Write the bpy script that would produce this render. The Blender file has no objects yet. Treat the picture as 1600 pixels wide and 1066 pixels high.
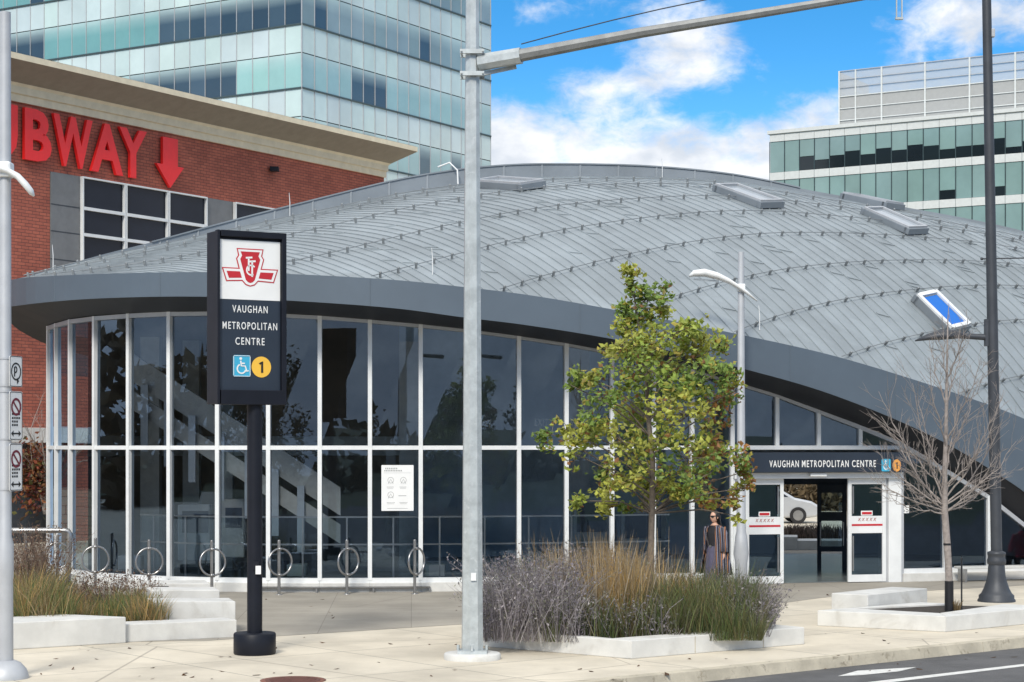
import bpy, bmesh, math, random
import numpy as np
from mathutils import Vector, Matrix
R = math.radians
rng = random.Random(7)
nr = np.random.RandomState(11)
C = bpy.context.scene.collection
SC = bpy.context.scene

# ---------------------------------------------------------------- camera, sky, sun, exposure
FP, HY, H = 3000.0, 697.0, 3.0          # focal length and horizon row in photo pixels, eye height
cd = bpy.data.cameras.new('camera'); cam = bpy.data.objects.new('camera', cd); C.objects.link(cam)
cam.location = (0, 0, H); cam.rotation_euler = (R(90), 0, 0)
cd.sensor_width = 36; cd.lens = FP/1600*36; cd.shift_y = (HY-533)/1600
cd.clip_start = .1; cd.clip_end = 3000
SC.camera = cam
SC.view_settings.view_transform = 'Standard'; SC.view_settings.look = 'None'
SC.view_settings.exposure = 0.74; SC.view_settings.gamma = 1
SUN_EL, SUN_AZ = R(40), math.atan2(-.22, -.97)     # the sun stands left of and behind the camera
sd = bpy.data.lights.new('sun', 'SUN'); sun = bpy.data.objects.new('sun', sd); C.objects.link(sun)
sd.energy = 2.0; sd.angle = R(15); sd.color = (1, .94, .84)
sv = Vector((math.sin(SUN_AZ)*math.cos(SUN_EL), math.cos(SUN_AZ)*math.cos(SUN_EL), math.sin(SUN_EL)))
sun.rotation_euler = sv.to_track_quat('Z', 'Y').to_euler()
SC.cycles.max_bounces = 8; SC.cycles.transparent_max_bounces = 16
SC.cycles.caustics_reflective = False; SC.cycles.caustics_refractive = False

W = bpy.data.worlds.new('World'); SC.world = W; W.use_nodes = True
wt = W.node_tree; wt.nodes.clear()
class NT:
    """tiny node-graph helper"""
    def __init__(s, t): s.t = t
    def n(s, kind, **kw):
        x = s.t.nodes.new(kind)
        for k, v in kw.items(): setattr(x, k, v)
        return x
    def put(s, sock, v):
        if hasattr(v, 'is_output') or isinstance(v, bpy.types.NodeSocket): s.t.links.new(v, sock)
        else: sock.default_value = v
    def m(s, op, a, b=None, c=None, clamp=False):
        x = s.n('ShaderNodeMath', operation=op, use_clamp=clamp)
        for i, v in enumerate((a, b, c)):
            if v is not None: s.put(x.inputs[i], v)
        return x.outputs[0]
    def mix(s, f, a, b, mode='MIX'):
        x = s.n('ShaderNodeMix', data_type='RGBA', blend_type=mode)
        s.put(x.inputs[0], f); s.put(x.inputs[6], a); s.put(x.inputs[7], b)
        return x.outputs[2]
    def noise(s, vec, scale, detail=4, rough=.55, dist=0):
        x = s.n('ShaderNodeTexNoise'); 
        if vec is not None: s.put(x.inputs['Vector'], vec)
        x.inputs['Scale'].default_value = scale; x.inputs['Detail'].default_value = detail
        x.inputs['Roughness'].default_value = rough; x.inputs['Distortion'].default_value = dist
        return x.outputs['Fac']
    def ramp(s, f, lo, hi, a=0., b=1.):
        x = s.n('ShaderNodeMapRange', interpolation_type='SMOOTHSTEP')
        s.put(x.inputs[0], f)
        for i, v in zip((1, 2, 3, 4), (lo, hi, a, b)): x.inputs[i].default_value = v
        return x.outputs[0]
w = NT(wt)
tc = w.n('ShaderNodeTexCoord')
sep = w.n('ShaderNodeSeparateXYZ'); wt.links.new(tc.outputs['Generated'], sep.inputs[0])
az = w.m('ARCTAN2', sep.outputs[0], sep.outputs[1])
el = w.m('ARCSINE', sep.outputs[2])
sky = w.n('ShaderNodeTexSky', sky_type='NISHITA', sun_disc=False)
sky.sun_elevation = SUN_EL; sky.sun_rotation = SUN_AZ; sky.dust_density = .2; sky.ozone_density = 3; sky.air_density = .8
hs = w.n('ShaderNodeHueSaturation'); hs.inputs['Saturation'].default_value = 1.55; hs.inputs['Value'].default_value = .135
wt.links.new(sky.outputs[0], hs.inputs['Color'])
# zenith-ward deepening of the blue band above the hazy horizon
deep = w.ramp(el, R(5), R(15))
blue = w.mix(deep, w.mix(.55, hs.outputs[0], (.22, .50, .86, 1)), w.mix(.85, hs.outputs[0], (.045, .225, .50, 1)))
mp = w.n('ShaderNodeMapping'); wt.links.new(tc.outputs['Generated'], mp.inputs[0]); mp.inputs['Scale'].default_value = (1, 1, 1.75)
n1 = w.noise(mp.outputs[0], 17, 10, .60, .35)
n2 = w.noise(mp.outputs[0], 5.5, 5, .5, .2)
def blob(a0, e0, sa, se, amp):
    a = w.m('POWER', w.m('DIVIDE', w.m('SUBTRACT', az, R(a0)), R(sa)), 2)
    e = w.m('POWER', w.m('DIVIDE', w.m('SUBTRACT', el, R(e0)), R(se)), 2)
    return w.m('MULTIPLY', w.m('EXPONENT', w.m('MULTIPLY', w.m('ADD', a, e), -1)), amp)
bias = w.ramp(el, R(6.5), R(12.0), .46, -.12)
bias = w.m('ADD', bias, w.ramp(el, R(14), R(26), 0, .42))  # extra cloud above the view, added to neutralise the blue fill light
n3 = w.noise(mp.outputs[0], 60, 8, .62, .4)
for b in ((5.3, 12.0, 2.1, 1.45, .33), (0.6, 12.6, 1.2, .6, .16), (2.6, 10.6, 1.6, .5, .12), (13.6, 12.3, 2.4, 1.5, .29), (0.2, 9.2, 3.2, 1.2, .12), (9.0, 12.2, 1.1, 1.5, -.16), (2.4, 12.0, .9, .7, -.10), (6.0, 9.9, 2.0, .6, -.14), (9.6, 10.0, 1.6, .8, .10)):
    bias = w.m('ADD', bias, blob(*b))
f = w.m('ADD', w.m('ADD', w.m('ADD', w.m('MULTIPLY', n1, .62), w.m('MULTIPLY', n3, .36)), w.m('MULTIPLY', n2, .30)), bias)
mask = w.ramp(f, .60, .92)
shade = w.ramp(w.noise(mp.outputs[0], 26, 6, .55), .35, .68)
cloud = w.mix(shade, (.47, .51, .57, 1), (.70, .71, .73, 1))
colr = w.mix(mask, blue, cloud)
# below the horizon: dull ground light
colr = w.mix(w.ramp(el, R(-1.2), R(-.2)), (.16, .16, .15, 1), colr)
bg = w.n('ShaderNodeBackground'); wt.links.new(colr, bg.inputs[0]); bg.inputs[1].default_value = .92
wo = w.n('ShaderNodeOutputWorld'); wt.links.new(bg.outputs[0], wo.inputs[0])

# ---------------------------------------------------------------- helpers
def P(px, py, d): return Vector(((px-800)/FP*d, d, H+(HY-py)/FP*d))
def G(px, py, z=0.):
    d = FP*(H-z)/(py-HY); return Vector(((px-800)/FP*d, d, z))
def XY(px, d): return Vector(((px-800)/FP*d, d, 0))
def interp(x, pts):
    if x <= pts[0][0]: return pts[0][1]
    for (a, b), (c, e) in zip(pts, pts[1:]):
        if x <= c: return b+(e-b)*(x-a)/(c-a)
    return pts[-1][1]
def smooth(pts):
    """monotone-ish cubic through control points"""
    xs = [p[0] for p in pts]; ys = [p[1] for p in pts]; n = len(xs)
    m = []
    for i in range(n):
        if i == 0: m.append((ys[1]-ys[0])/(xs[1]-xs[0]))
        elif i == n-1: m.append((ys[-1]-ys[-2])/(xs[-1]-xs[-2]))
        else: m.append(.5*((ys[i+1]-ys[i])/(xs[i+1]-xs[i])+(ys[i]-ys[i-1])/(xs[i]-xs[i-1])))
    def fn(x):
        if x <= xs[0]: return ys[0]+m[0]*(x-xs[0])
        if x >= xs[-1]: return ys[-1]+m[-1]*(x-xs[-1])
        for i in range(n-1):
            if x <= xs[i+1]:
                h = xs[i+1]-xs[i]; t = (x-xs[i])/h
                return ((2*t**3-3*t*t+1)*ys[i]+(t**3-2*t*t+t)*h*m[i]+(-2*t**3+3*t*t)*ys[i+1]+(t**3-t*t)*h*m[i+1])
    return fn

class MB:
    def __init__(s): s.v = []; s.f = []; s.uv = []; s.col = []; s.smooth = []
    def face(s, pts, uv=None, col=None, sm=False):
        i = len(s.v); s.v += [tuple(p) for p in pts]; s.f.append(tuple(range(i, i+len(pts))))
        s.uv.append(uv); s.col.append(col); s.smooth.append(sm); return s
    def mesh(s, V, F, col=None, sm=False):
        i = len(s.v); s.v += [tuple(p) for p in V]
        for f in F: s.f.append(tuple(i+k for k in f)); s.uv.append(None); s.col.append(col); s.smooth.append(sm)
        return s
    def box(s, c, size, rz=0, col=None, M=None):
        x, y, z = (k/2 for k in size); c = Vector(c)
        V = [Vector((a*x, b*y, e*z)) for e in (-1, 1) for a, b in ((-1, -1), (1, -1), (1, 1), (-1, 1))]
        Rm = M if M is not None else Matrix.Rotation(rz, 3, 'Z')
        V = [Rm@p+c for p in V]
        return s.mesh(V, [(0, 3, 2, 1), (4, 5, 6, 7), (0, 1, 5, 4), (1, 2, 6, 5), (2, 3, 7, 6), (3, 0, 4, 7)], col)
    def prism(s, poly, vec, col=None):
        """extrude a planar polygon (list of 3-D points) by vec"""
        poly = [Vector(p) for p in poly]; vec = Vector(vec); n = len(poly)
        nrm = sum(((poly[i]).cross(poly[(i+1) % n]) for i in range(n)), Vector())
        if nrm.dot(vec) < 0: poly = poly[::-1]
        V = poly+[p+vec for p in poly]
        F = [tuple(range(n))[::-1], tuple(range(n, 2*n))]+[(i, (i+1) % n, n+(i+1) % n, n+i) for i in range(n)]
        return s.mesh(V, F, col)
    def beam(s, p, q, w_, h_, up=(0, 0, 1), col=None):
        p, q = Vector(p), Vector(q); d = (q-p).normalized(); up = Vector(up)
        r = d.cross(up).normalized() if abs(d.dot(up)) < .999 else Vector((1, 0, 0)); u = r.cross(d)
        V = [b+r*(x*w_/2)+u*(z*h_/2) for b in (p, q) for x, z in ((-1, -1), (1, -1), (1, 1), (-1, 1))]
        return s.mesh(V, [(0, 1, 2, 3), (4, 7, 6, 5), (0, 4, 5, 1), (1, 5, 6, 2), (2, 6, 7, 3), (3, 7, 4, 0)], col)
    def tube(s, pts, rad, n=10, col=None, sm=True, cap=True, ph=0., closed=False):
        pts = [Vector(p) for p in pts]
        if not hasattr(rad, '__len__'): rad = [rad]*len(pts)
        V, F = [], []; N = len(pts); ref = None
        for i, p in enumerate(pts):
            if closed: d = (pts[(i+1) % N]-pts[i-1]).normalized()
            else: d = (pts[min(i+1, N-1)]-pts[max(i-1, 0)]).normalized()
            if ref is None: ref = Vector((0, 0, 1)) if abs(d.z) < .9 else Vector((0, 1, 0))
            r = d.cross(ref).normalized(); u = r.cross(d).normalized(); ref = u
            for k in range(n):
                a = 2*math.pi*k/n+ph; V.append(p+(r*math.cos(a)+u*math.sin(a))*rad[i])
        for i in range(N if closed else N-1):
            j = (i+1) % N
            for k in range(n): F.append((i*n+k, i*n+(k+1) % n, j*n+(k+1) % n, j*n+k))
        s.mesh(V, F, col, sm)
        if cap and not closed:
            s.mesh(V[:n], [tuple(range(n))[::-1]], col); s.mesh(V[-n:], [tuple(range(n))], col)
        return s
    def lathe(s, prof, c, n=24, col=None, sm=True, ph=0.):
        c = Vector(c); V = []; F = []
        for r, z in prof:
            for k in range(n):
                a = 2*math.pi*k/n+ph; V.append(c+Vector((r*math.cos(a), r*math.sin(a), z)))
        for i in range(len(prof)-1):
            for k in range(n): F.append((i*n+k, i*n+(k+1) % n, (i+1)*n+(k+1) % n, (i+1)*n+k))
        s.mesh(V, F, col, sm)
        s.mesh(V[:n], [tuple(range(n))[::-1]], col); s.mesh(V[-n:], [tuple(range(n))], col)
        return s
    def ellip(s, c, r, n=16, m=10, col=None, fn=None):
        c = Vector(c); V = []; F = []
        for i in range(m+1):
            t = math.pi*i/m
            for k in range(n):
                a = 2*math.pi*k/n
                p = Vector((r[0]*math.sin(t)*math.cos(a), r[1]*math.sin(t)*math.sin(a), r[2]*math.cos(t)))
                V.append(c+(fn(p) if fn else p))
        for i in range(m):
            for k in range(n): F.append((i*n+k, (i+1)*n+k, (i+1)*n+(k+1) % n, i*n+(k+1) % n))
        return s.mesh(V, F, col, True)
    def build(s, name, mat, parent=None, bevel=0, loc=None):
        me = bpy.data.meshes.new(name); me.from_pydata(s.v, [], s.f)
        if any(u is not None for u in s.uv):
            l = me.uv_layers.new(name='UVMap'); k = 0
            for f, u in zip(s.f, s.uv):
                for j in range(len(f)):
                    l.data[k].uv = u[j] if u else (0, 0); k += 1
        if any(c is not None for c in s.col):
            ca = me.color_attributes.new('col', 'FLOAT_COLOR', 'CORNER'); arr = []
            for f, c in zip(s.f, s.col): arr += list((*(c or (.5, .5, .5)), 1))*len(f) if not (c and hasattr(c[0], '__len__')) else [v for k_ in c for v in (*k_, 1)]
            ca.data.foreach_set('color', arr)
        if any(s.smooth): me.polygons.foreach_set('use_smooth', s.smooth)
        return link(name, me, mat, parent, bevel, loc)
def link(name, me, mat, parent=None, bevel=0, loc=None):
    o = bpy.data.objects.new(name, me); C.objects.link(o)
    if mat: me.materials.append(mat)
    if parent: o.parent = parent
    if loc: o.location = loc
    if bevel:
        b = o.modifiers.new('b', 'BEVEL'); b.width = bevel; b.segments = 2; b.limit_method = 'ANGLE'; b.angle_limit = R(40)
    me.update(); return o
def tag(o, label=None, cat=None, group=None, kind=None):
    for k, v in (('label', label), ('category', cat), ('group', group), ('kind', kind)):
        if v: o[k] = v
    return o
def thing(name, label, cat, loc=(0, 0, 0), rz=0, group=None):
    o = bpy.data.objects.new(name, None); C.objects.link(o); o.location = loc; o.rotation_euler = (0, 0, rz)
    o.empty_display_size = .2
    return tag(o, label, cat, group)
def copy_tree(o, parent=None):
    c = o.copy(); C.objects.link(c)
    if parent: c.parent = parent
    for ch in [x for x in bpy.data.objects if x.parent == o]: copy_tree(ch, c)
    return c
def foliage(name, pos, size, nrm, cols, mat, parent=None, long=1.6, droop=.25):
    """many leaf-sized bent quads; arrays of centre, size, outward direction, colour"""
    N = len(pos); nrm = nrm/np.maximum(np.linalg.norm(nrm, axis=1, keepdims=True), 1e-6)
    a = nr.normal(size=(N, 3)); t = np.cross(nrm, a); t /= np.maximum(np.linalg.norm(t, axis=1, keepdims=True), 1e-6)
    b = np.cross(nrm, t); s = size[:, None]
    V = np.stack([pos-t*s*long*.5, pos+b*s*.42-t*s*.05-nrm*s*droop, pos+t*s*long*.5-nrm*s*droop*.8, pos-b*s*.42-t*s*.05-nrm*s*droop], 1).reshape(-1, 3)
    F = np.arange(N*4).reshape(N, 4)
    F = np.concatenate([F[:, [0, 1, 2]], F[:, [0, 2, 3]]], 1).reshape(-1, 3)
    me = bpy.data.meshes.new(name); me.from_pydata(V.tolist(), [], F.tolist())
    ca = me.color_attributes.new('col', 'FLOAT_COLOR', 'CORNER')
    cc = np.ones((N, 6, 4)); cc[:, :, :3] = cols[:, None, :]; ca.data.foreach_set('color', cc.ravel())
    return link(name, me, mat, parent)
def blades(name, base, tip, width, cols, mat, parent=None, bend=.15, head=None):
    """grass blades: base and tip arrays, each blade a bent 2-segment strip"""
    N = len(base); d = tip-base; L = np.linalg.norm(d, axis=1, keepdims=True)
    side = np.cross(d, nr.normal(size=(N, 3))); side /= np.maximum(np.linalg.norm(side, axis=1, keepdims=True), 1e-6)
    mid = base+d*.55+np.array([0, 0, 1.])*L*bend
    wv = side*width[:, None]
    V = np.stack([base-wv/2, base+wv/2, mid+wv*.45, mid-wv*.45, tip+wv*.12, tip-wv*.12], 1).reshape(-1, 3)
    b = np.arange(N)[:, None]*6
    F = np.concatenate([b+np.array([[0, 1, 2, 3]]), b+np.array([[3, 2, 4, 5]])], 1).reshape(-1, 4)
    me = bpy.data.meshes.new(name); me.from_pydata(V.tolist(), [], F.tolist())
    ca = me.color_attributes.new('col', 'FLOAT_COLOR', 'CORNER')
    cc = np.ones((N, 8, 4)); cc[:, :, :3] = cols[:, None, :]; ca.data.foreach_set('color', cc.ravel())
    return link(name, me, mat, parent)

# ---------------------------------------------------------------- materials
def mat(name, col, rough=.6, metal=0., var=.12, vscale=3., bump=0., bscale=40., attr=None, spec=.5, dirt=None, coat=0.):
    """principled surface whose colour wanders a little with noise"""
    m = bpy.data.materials.new(name); m.use_nodes = True; t = NT(m.node_tree); nodes = m.node_tree.nodes
    b = nodes['Principled BSDF']; b.inputs['Roughness'].default_value = rough; b.inputs['Metallic'].default_value = metal
    b.inputs['Specular IOR Level'].default_value = spec; b.inputs['Coat Weight'].default_value = coat
    co = t.n('ShaderNodeTexCoord').outputs['Object']
    if attr:
        a = t.n('ShaderNodeVertexColor', layer_name=attr); c = a.outputs[0]
    else: c = (*col, 1)
    if var:
        n = t.noise(co, vscale, 6, .6)
        k = t.ramp(n, .25, .75, 1-var, 1+var)
        c = t.mix(1, c, t.n('ShaderNodeCombineColor').outputs[0], 'MULTIPLY') if False else c
        vm = t.n('ShaderNodeVectorMath', operation='SCALE'); t.put(vm.inputs[0], c if not isinstance(c, tuple) else c[:3]); t.put(vm.inputs['Scale'], k)
        c = vm.outputs[0]
    if dirt:
        dc, dscale, lo, hi = dirt
        c = t.mix(t.ramp(t.noise(co, dscale, 8, .65, .5), lo, hi), c, (*dc, 1))
    t.put(b.inputs['Base Color'], c)
    if bump:
        bn = t.n('ShaderNodeBump'); bn.inputs['Strength'].default_value = bump; bn.inputs['Distance'].default_value = .02
        t.put(bn.inputs['Height'], t.noise(co, bscale, 6, .6)); t.put(b.inputs['Normal'], bn.outputs[0])
    return m
def leafmat(name):
    m = bpy.data.materials.new(name); m.use_nodes = True; t = NT(m.node_tree); b = m.node_tree.nodes['Principled BSDF']
    a = t.n('ShaderNodeVertexColor', layer_name='col')
    t.put(b.inputs['Base Color'], a.outputs[0]); b.inputs['Roughness'].default_value = .55
    tr = t.n('ShaderNodeBsdfTranslucent'); t.put(tr.inputs[0], a.outputs[0])
    mx = t.n('ShaderNodeMixShader'); mx.inputs[0].default_value = .38
    t.put(mx.inputs[1], b.outputs[0]); t.put(mx.inputs[2], tr.outputs[0])
    t.put(m.node_tree.nodes['Material Output'].inputs[0], mx.outputs[0]); return m
def glassmat(name, tint=(.45, .52, .56), refl=1.0, rough=.0, gcol=(.48, .66, .90)):
    """tinted pane: dims what is behind it, mirrors by angle, slightly wavy"""
    m = bpy.data.materials.new(name); m.use_nodes = True; t = NT(m.node_tree); m.node_tree.nodes.remove(m.node_tree.nodes['Principled BSDF'])
    tr = t.n('ShaderNodeBsdfTransparent'); tr.inputs[0].default_value = (*tint, 1)
    gl = t.n('ShaderNodeBsdfGlossy'); gl.inputs[0].default_value = (*gcol, 1); gl.inputs['Roughness'].default_value = rough
    fr = t.n('ShaderNodeFresnel'); fr.inputs[0].default_value = 1.5
    co = t.n('ShaderNodeTexCoord').outputs['Object']
    bn = t.n('ShaderNodeBump'); bn.inputs['Strength'].default_value = .018; bn.inputs['Distance'].default_value = .05
    t.put(bn.inputs['Height'], t.noise(co, .8, 1, .4)); t.put(gl.inputs['Normal'], bn.outputs[0])
    mx = t.n('ShaderNodeMixShader'); t.put(mx.inputs[0], t.m('MULTIPLY', fr.outputs[0], refl, clamp=True))
    t.put(mx.inputs[1], tr.outputs[0]); t.put(mx.inputs[2], gl.outputs[0])
    t.put(m.node_tree.nodes['Material Output'].inputs[0], mx.outputs[0]); return m

M = {}
M['white_metal'] = mat('white_metal', (.72, .74, .75), .4, var=.06)
M['concrete_white'] = mat('concrete_white', (.62, .62, .60), .8, var=.10, vscale=2.2, bump=.15, dirt=((.47, .455, .42), 1.7, .50, .80))
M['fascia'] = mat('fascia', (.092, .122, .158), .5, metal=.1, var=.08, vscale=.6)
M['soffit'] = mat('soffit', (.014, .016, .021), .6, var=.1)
M['dark_metal'] = mat('dark_metal', (.010, .012, .019), .45, var=.15, spec=.22)
M['galv'] = mat('galv', (.47, .51, .52), .42, metal=.3, var=.16, vscale=6, dirt=((.60, .63, .64), 9, .52, .75))
M['arm_grey'] = mat('arm_grey', (.25, .26, .26), .5, metal=.4, var=.2, vscale=5)
M['pole_grey'] = mat('pole_grey', (.44, .46, .49), .5, metal=.2, var=.08)
M['lamp_dark'] = mat('lamp_dark', (.055, .061, .072), .5, metal=.3, var=.15, bump=.1)
M['stainless'] = mat('stainless', (.36, .36, .36), .3, metal=.85, var=.15)
M['navy'] = mat('navy', (.020, .030, .048), .35, var=.08)
M['white_sign'] = mat('white_sign', (.80, .81, .81), .4, var=.03)
M['red_sign'] = mat('red_sign', (.90, .022, .022), .45, var=.05)
M['logo_red'] = mat('logo_red', (.50, .02, .03), .4, var=.05)
M['black'] = mat('black', (.012, .012, .014), .4, var=.1)
M['yellow'] = mat('yellow', (.85, .50, .06), .4, var=.04)
M['orange'] = mat('orange', (.75, .34, .07), .4, var=.04)
M['sky_blue'] = mat('sky_blue', (.05, .40, .62), .4, var=.04)
M['blk_int'] = mat('blk_int', (.05, .058, .07), .8, var=.15)
M['int_floor'] = mat('int_floor', (.16, .18, .19), .22, var=.2, vscale=1.5)
M['int_wall'] = mat('int_wall', (.50, .57, .64), .7, var=.25, vscale=.7)
M['int_tan'] = mat('int_tan', (.27, .215, .16), .8, var=.2, vscale=.8)
M['rail_grey'] = mat('rail_grey', (.24, .26, .275), .5, metal=.4, var=.1)
M['int_panel'] = mat('int_panel', (.45, .43, .40), .6, var=.15)
M['glass'] = glassmat('glass', tint=(.86, .92, .96), refl=2.6)
M['glass_door'] = glassmat('glass_door', tint=(.64, .72, .74), refl=2.4)
M['glass_clear'] = glassmat('glass_clear', tint=(.72, .80, .80), refl=1.)
M['leaf'] = leafmat('leaf')
M['bark'] = mat('bark', (.17, .14, .115), .85, var=.25, vscale=20, bump=.4)
M['bark_pale'] = mat('bark_pale', (.29, .255, .235), .8, var=.25, vscale=14, bump=.3, dirt=((.12, .10, .09), 18, .60, .70))
M['soil'] = mat('soil', (.045, .037, .03), .95, var=.4, vscale=14, bump=.6)
M['skin'] = mat('skin', (.55, .33, .24), .5, var=.05)
M['hair'] = mat('hair', (.012, .010, .010), .4, var=.2)
M['cloth_black'] = mat('cloth_black', (.014, .014, .018), .8, var=.2)
M['skirt'] = mat('skirt', (.085, .08, .13), .85, var=.2, vscale=9)
M['asphalt'] = mat('asphalt', (.105, .105, .108), .9, var=.22, vscale=1.2, bump=.5, bscale=160, dirt=((.16, .155, .15), 2.2, .55, .8))
M['paint'] = mat('paint', (.66, .66, .64), .7, var=.15, vscale=8, dirt=((.22, .22, .22), 12, .60, .78))
M['grass_ground'] = mat('grass_ground', (.07, .085, .04), .95, var=.3, vscale=.4, bump=.4)

def pavemat(name, col, size, ang, joint=.012, jcol=(.25, .235, .20)):
    m = bpy.data.materials.new(name); m.use_nodes = True; t = NT(m.node_tree); b = m.node_tree.nodes['Principled BSDF']
    b.inputs['Roughness'].default_value = .85
    g = t.n('ShaderNodeTexCoord').outputs['Object']
    mp = t.n('ShaderNodeMapping'); t.put(mp.inputs[0], g); mp.inputs['Rotation'].default_value = (0, 0, ang)
    br = t.n('ShaderNodeTexBrick', offset=0, squash=1); t.put(br.inputs['Vector'], mp.outputs[0])
    br.inputs['Scale'].default_value = 1; br.inputs['Brick Width'].default_value = size; br.inputs['Row Height'].default_value = size
    br.inputs['Mortar Size'].default_value = joint; br.inputs['Mortar Smooth'].default_value = .3
    br.inputs['Color1'].default_value = (*[c*.95 for c in col], 1); br.inputs['Color2'].default_value = (*[c*1.05 for c in col], 1)
    br.inputs['Mortar'].default_value = (*jcol, 1)
    k = t.ramp(t.noise(g, .7, 8, .62), .25, .75, .82, 1.14)
    vm = t.n('ShaderNodeVectorMath', operation='SCALE'); t.put(vm.inputs[0], br.outputs[0]); t.put(vm.inputs['Scale'], k)
    c = t.mix(t.ramp(t.noise(g, 24, 5, .7), .62, .72, 0, .35), vm.outputs[0], (.16, .14, .11, 1))
    st = t.ramp(t.noise(g, 2.2, 9, .72, .8), .56, .74, 0, .22)           # old spills and foot-worn patches
    c = t.mix(st, c, (.25, .22, .17, 1))
    vo = t.n('ShaderNodeTexVoronoi', feature='DISTANCE_TO_EDGE'); t.put(vo.inputs['Vector'], t.mix(.06, g, t.n('ShaderNodeTexNoise').outputs['Color'])); vo.inputs['Scale'].default_value = .21
    c = t.mix(t.ramp(vo.outputs['Distance'], .0, .004, .55, 0), c, (.15, .13, .11, 1))
    t.put(b.inputs['Base Color'], c)
    bn = t.n('ShaderNodeBump'); bn.inputs['Strength'].default_value = .25; bn.inputs['Distance'].default_value = .01
    t.put(bn.inputs['Height'], t.noise(g, 90, 5, .6)); t.put(b.inputs['Normal'], bn.outputs[0])
    return m
CURB = math.atan2(.626, .78)
M['pavement'] = pavemat('pavement', (.60, .545, .445), 2.6, -CURB)
M['plaza'] = pavemat('plaza', (.335, .31, .265), 1.5, -R(3), .008, (.24, .22, .19))
M['kerb'] = mat('kerb', (.50, .455, .36), .85, var=.2, vscale=2.5, bump=.3, dirt=((.23, .20, .15), 5, .52, .72))

def brickmat(name):
    m = bpy.data.materials.new(name); m.use_nodes = True; t = NT(m.node_tree); b = m.node_tree.nodes['Principled BSDF']
    b.inputs['Roughness'].default_value = .85
    uv = t.n('ShaderNodeUVMap').outputs[0]
    br = t.n('ShaderNodeTexBrick', offset=.5); t.put(br.inputs['Vector'], uv)
    br.inputs['Scale'].default_value = 1; br.inputs['Brick Width'].default_value = .30; br.inputs['Row Height'].default_value = .10
    br.inputs['Mortar Size'].default_value = .009; br.inputs['Bias'].default_value = 0
    br.inputs['Color1'].default_value = (.43, .125, .08, 1); br.inputs['Color2'].default_value = (.335, .092, .062, 1); br.inputs['Mortar'].default_value = (.13, .05, .04, 1)
    k = t.ramp(t.noise(uv, .45, 9, .68, .4), .25, .75, .74, 1.22)
    vm = t.n('ShaderNodeVectorMath', operation='SCALE'); t.put(vm.inputs[0], br.outputs[0]); t.put(vm.inputs['Scale'], k)
    t.put(b.inputs['Base Color'], vm.outputs[0])
    bn = t.n('ShaderNodeBump'); bn.inputs['Strength'].default_value = .5; bn.inputs['Distance'].default_value = .02
    t.put(bn.inputs['Height'], t.m('SUBTRACT', 1, br.outputs['Fac'])); t.put(b.inputs['Normal'], bn.outputs[0])
    return m
M['brick'] = brickmat('brick')
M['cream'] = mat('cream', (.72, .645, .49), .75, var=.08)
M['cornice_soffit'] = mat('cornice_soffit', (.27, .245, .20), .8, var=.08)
def blockmat():
    m = bpy.data.materials.new('block'); m.use_nodes = True; t = NT(m.node_tree); b = m.node_tree.nodes['Principled BSDF']
    b.inputs['Roughness'].default_value = .9; uv = t.n('ShaderNodeUVMap').outputs[0]
    br = t.n('ShaderNodeTexBrick', offset=.5); t.put(br.inputs['Vector'], uv); br.inputs['Scale'].default_value = 1
    br.inputs['Brick Width'].default_value = .8; br.inputs['Row Height'].default_value = .26; br.inputs['Mortar Size'].default_value = .014
    br.inputs['Color1'].default_value = (.40, .34, .24, 1); br.inputs['Color2'].default_value = (.34, .29, .20, 1); br.inputs['Mortar'].default_value = (.15, .13, .10, 1)
    t.put(b.inputs['Base Color'], br.outputs[0]); return m
M['block'] = blockmat()
def roofmat():
    """zinc standing-seam sheets: UV.x counts the lanes between seams, UV.y runs eave to ridge"""
    m = bpy.data.materials.new('zinc_roof'); m.use_nodes = True; t = NT(m.node_tree); b = m.node_tree.nodes['Principled BSDF']
    uv = t.n('ShaderNodeUVMap').outputs[0]; s = t.n('ShaderNodeSeparateXYZ'); t.put(s.inputs[0], uv)
    lane = t.m('FLOOR', s.outputs[0])
    wn = t.n('ShaderNodeTexWhiteNoise', noise_dimensions='2D'); cx = t.n('ShaderNodeCombineXYZ')
    t.put(cx.inputs[0], lane); t.put(cx.inputs[1], t.m('FLOOR', t.m('ADD', t.m('MULTIPLY', s.outputs[1], 3.2), t.m('MULTIPLY', lane, .37)))); t.put(wn.inputs['Vector'], cx.outputs[0])
    co = t.n('ShaderNodeTexCoord').outputs['Object']
    k = t.m('MULTIPLY', t.m('ADD', .93, t.m('MULTIPLY', wn.outputs[0], .13)), t.ramp(t.noise(co, .55, 9, .68, .6), .25, .75, .83, 1.15))
    vm = t.n('ShaderNodeVectorMath', operation='SCALE'); vm.inputs[0].default_value = (.305, .345, .370); t.put(vm.inputs['Scale'], k)
    t.put(b.inputs['Base Color'], vm.outputs[0]); b.inputs['Metallic'].default_value = .35; b.inputs['Roughness'].default_value = .5
    bn = t.n('ShaderNodeBump'); bn.inputs['Strength'].default_value = .12; bn.inputs['Distance'].default_value = .05
    t.put(bn.inputs['Height'], t.noise(co, 2.5, 3, .5)); t.put(b.inputs['Normal'], bn.outputs[0]); return m
M['zinc'] = roofmat()
M['zinc_plain'] = mat('zinc_plain', (.24, .27, .30), .5, metal=.35, var=.12, vscale=1)
M['tower_glass'] = mat('tower_glass', (.3, .5, .5), .12, var=.10, vscale=.25, attr='col', spec=.7, coat=.4)
M['panel_white'] = mat('panel_white', (.62, .65, .65), .5, var=.05)
M['office_glass'] = mat('office_glass', (.3, .5, .5), .10, var=.12, vscale=.2, attr='col', spec=.5, coat=.2)
M['mullion_dark'] = mat('mullion_dark', (.05, .08, .09), .4, var=.1)
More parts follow.
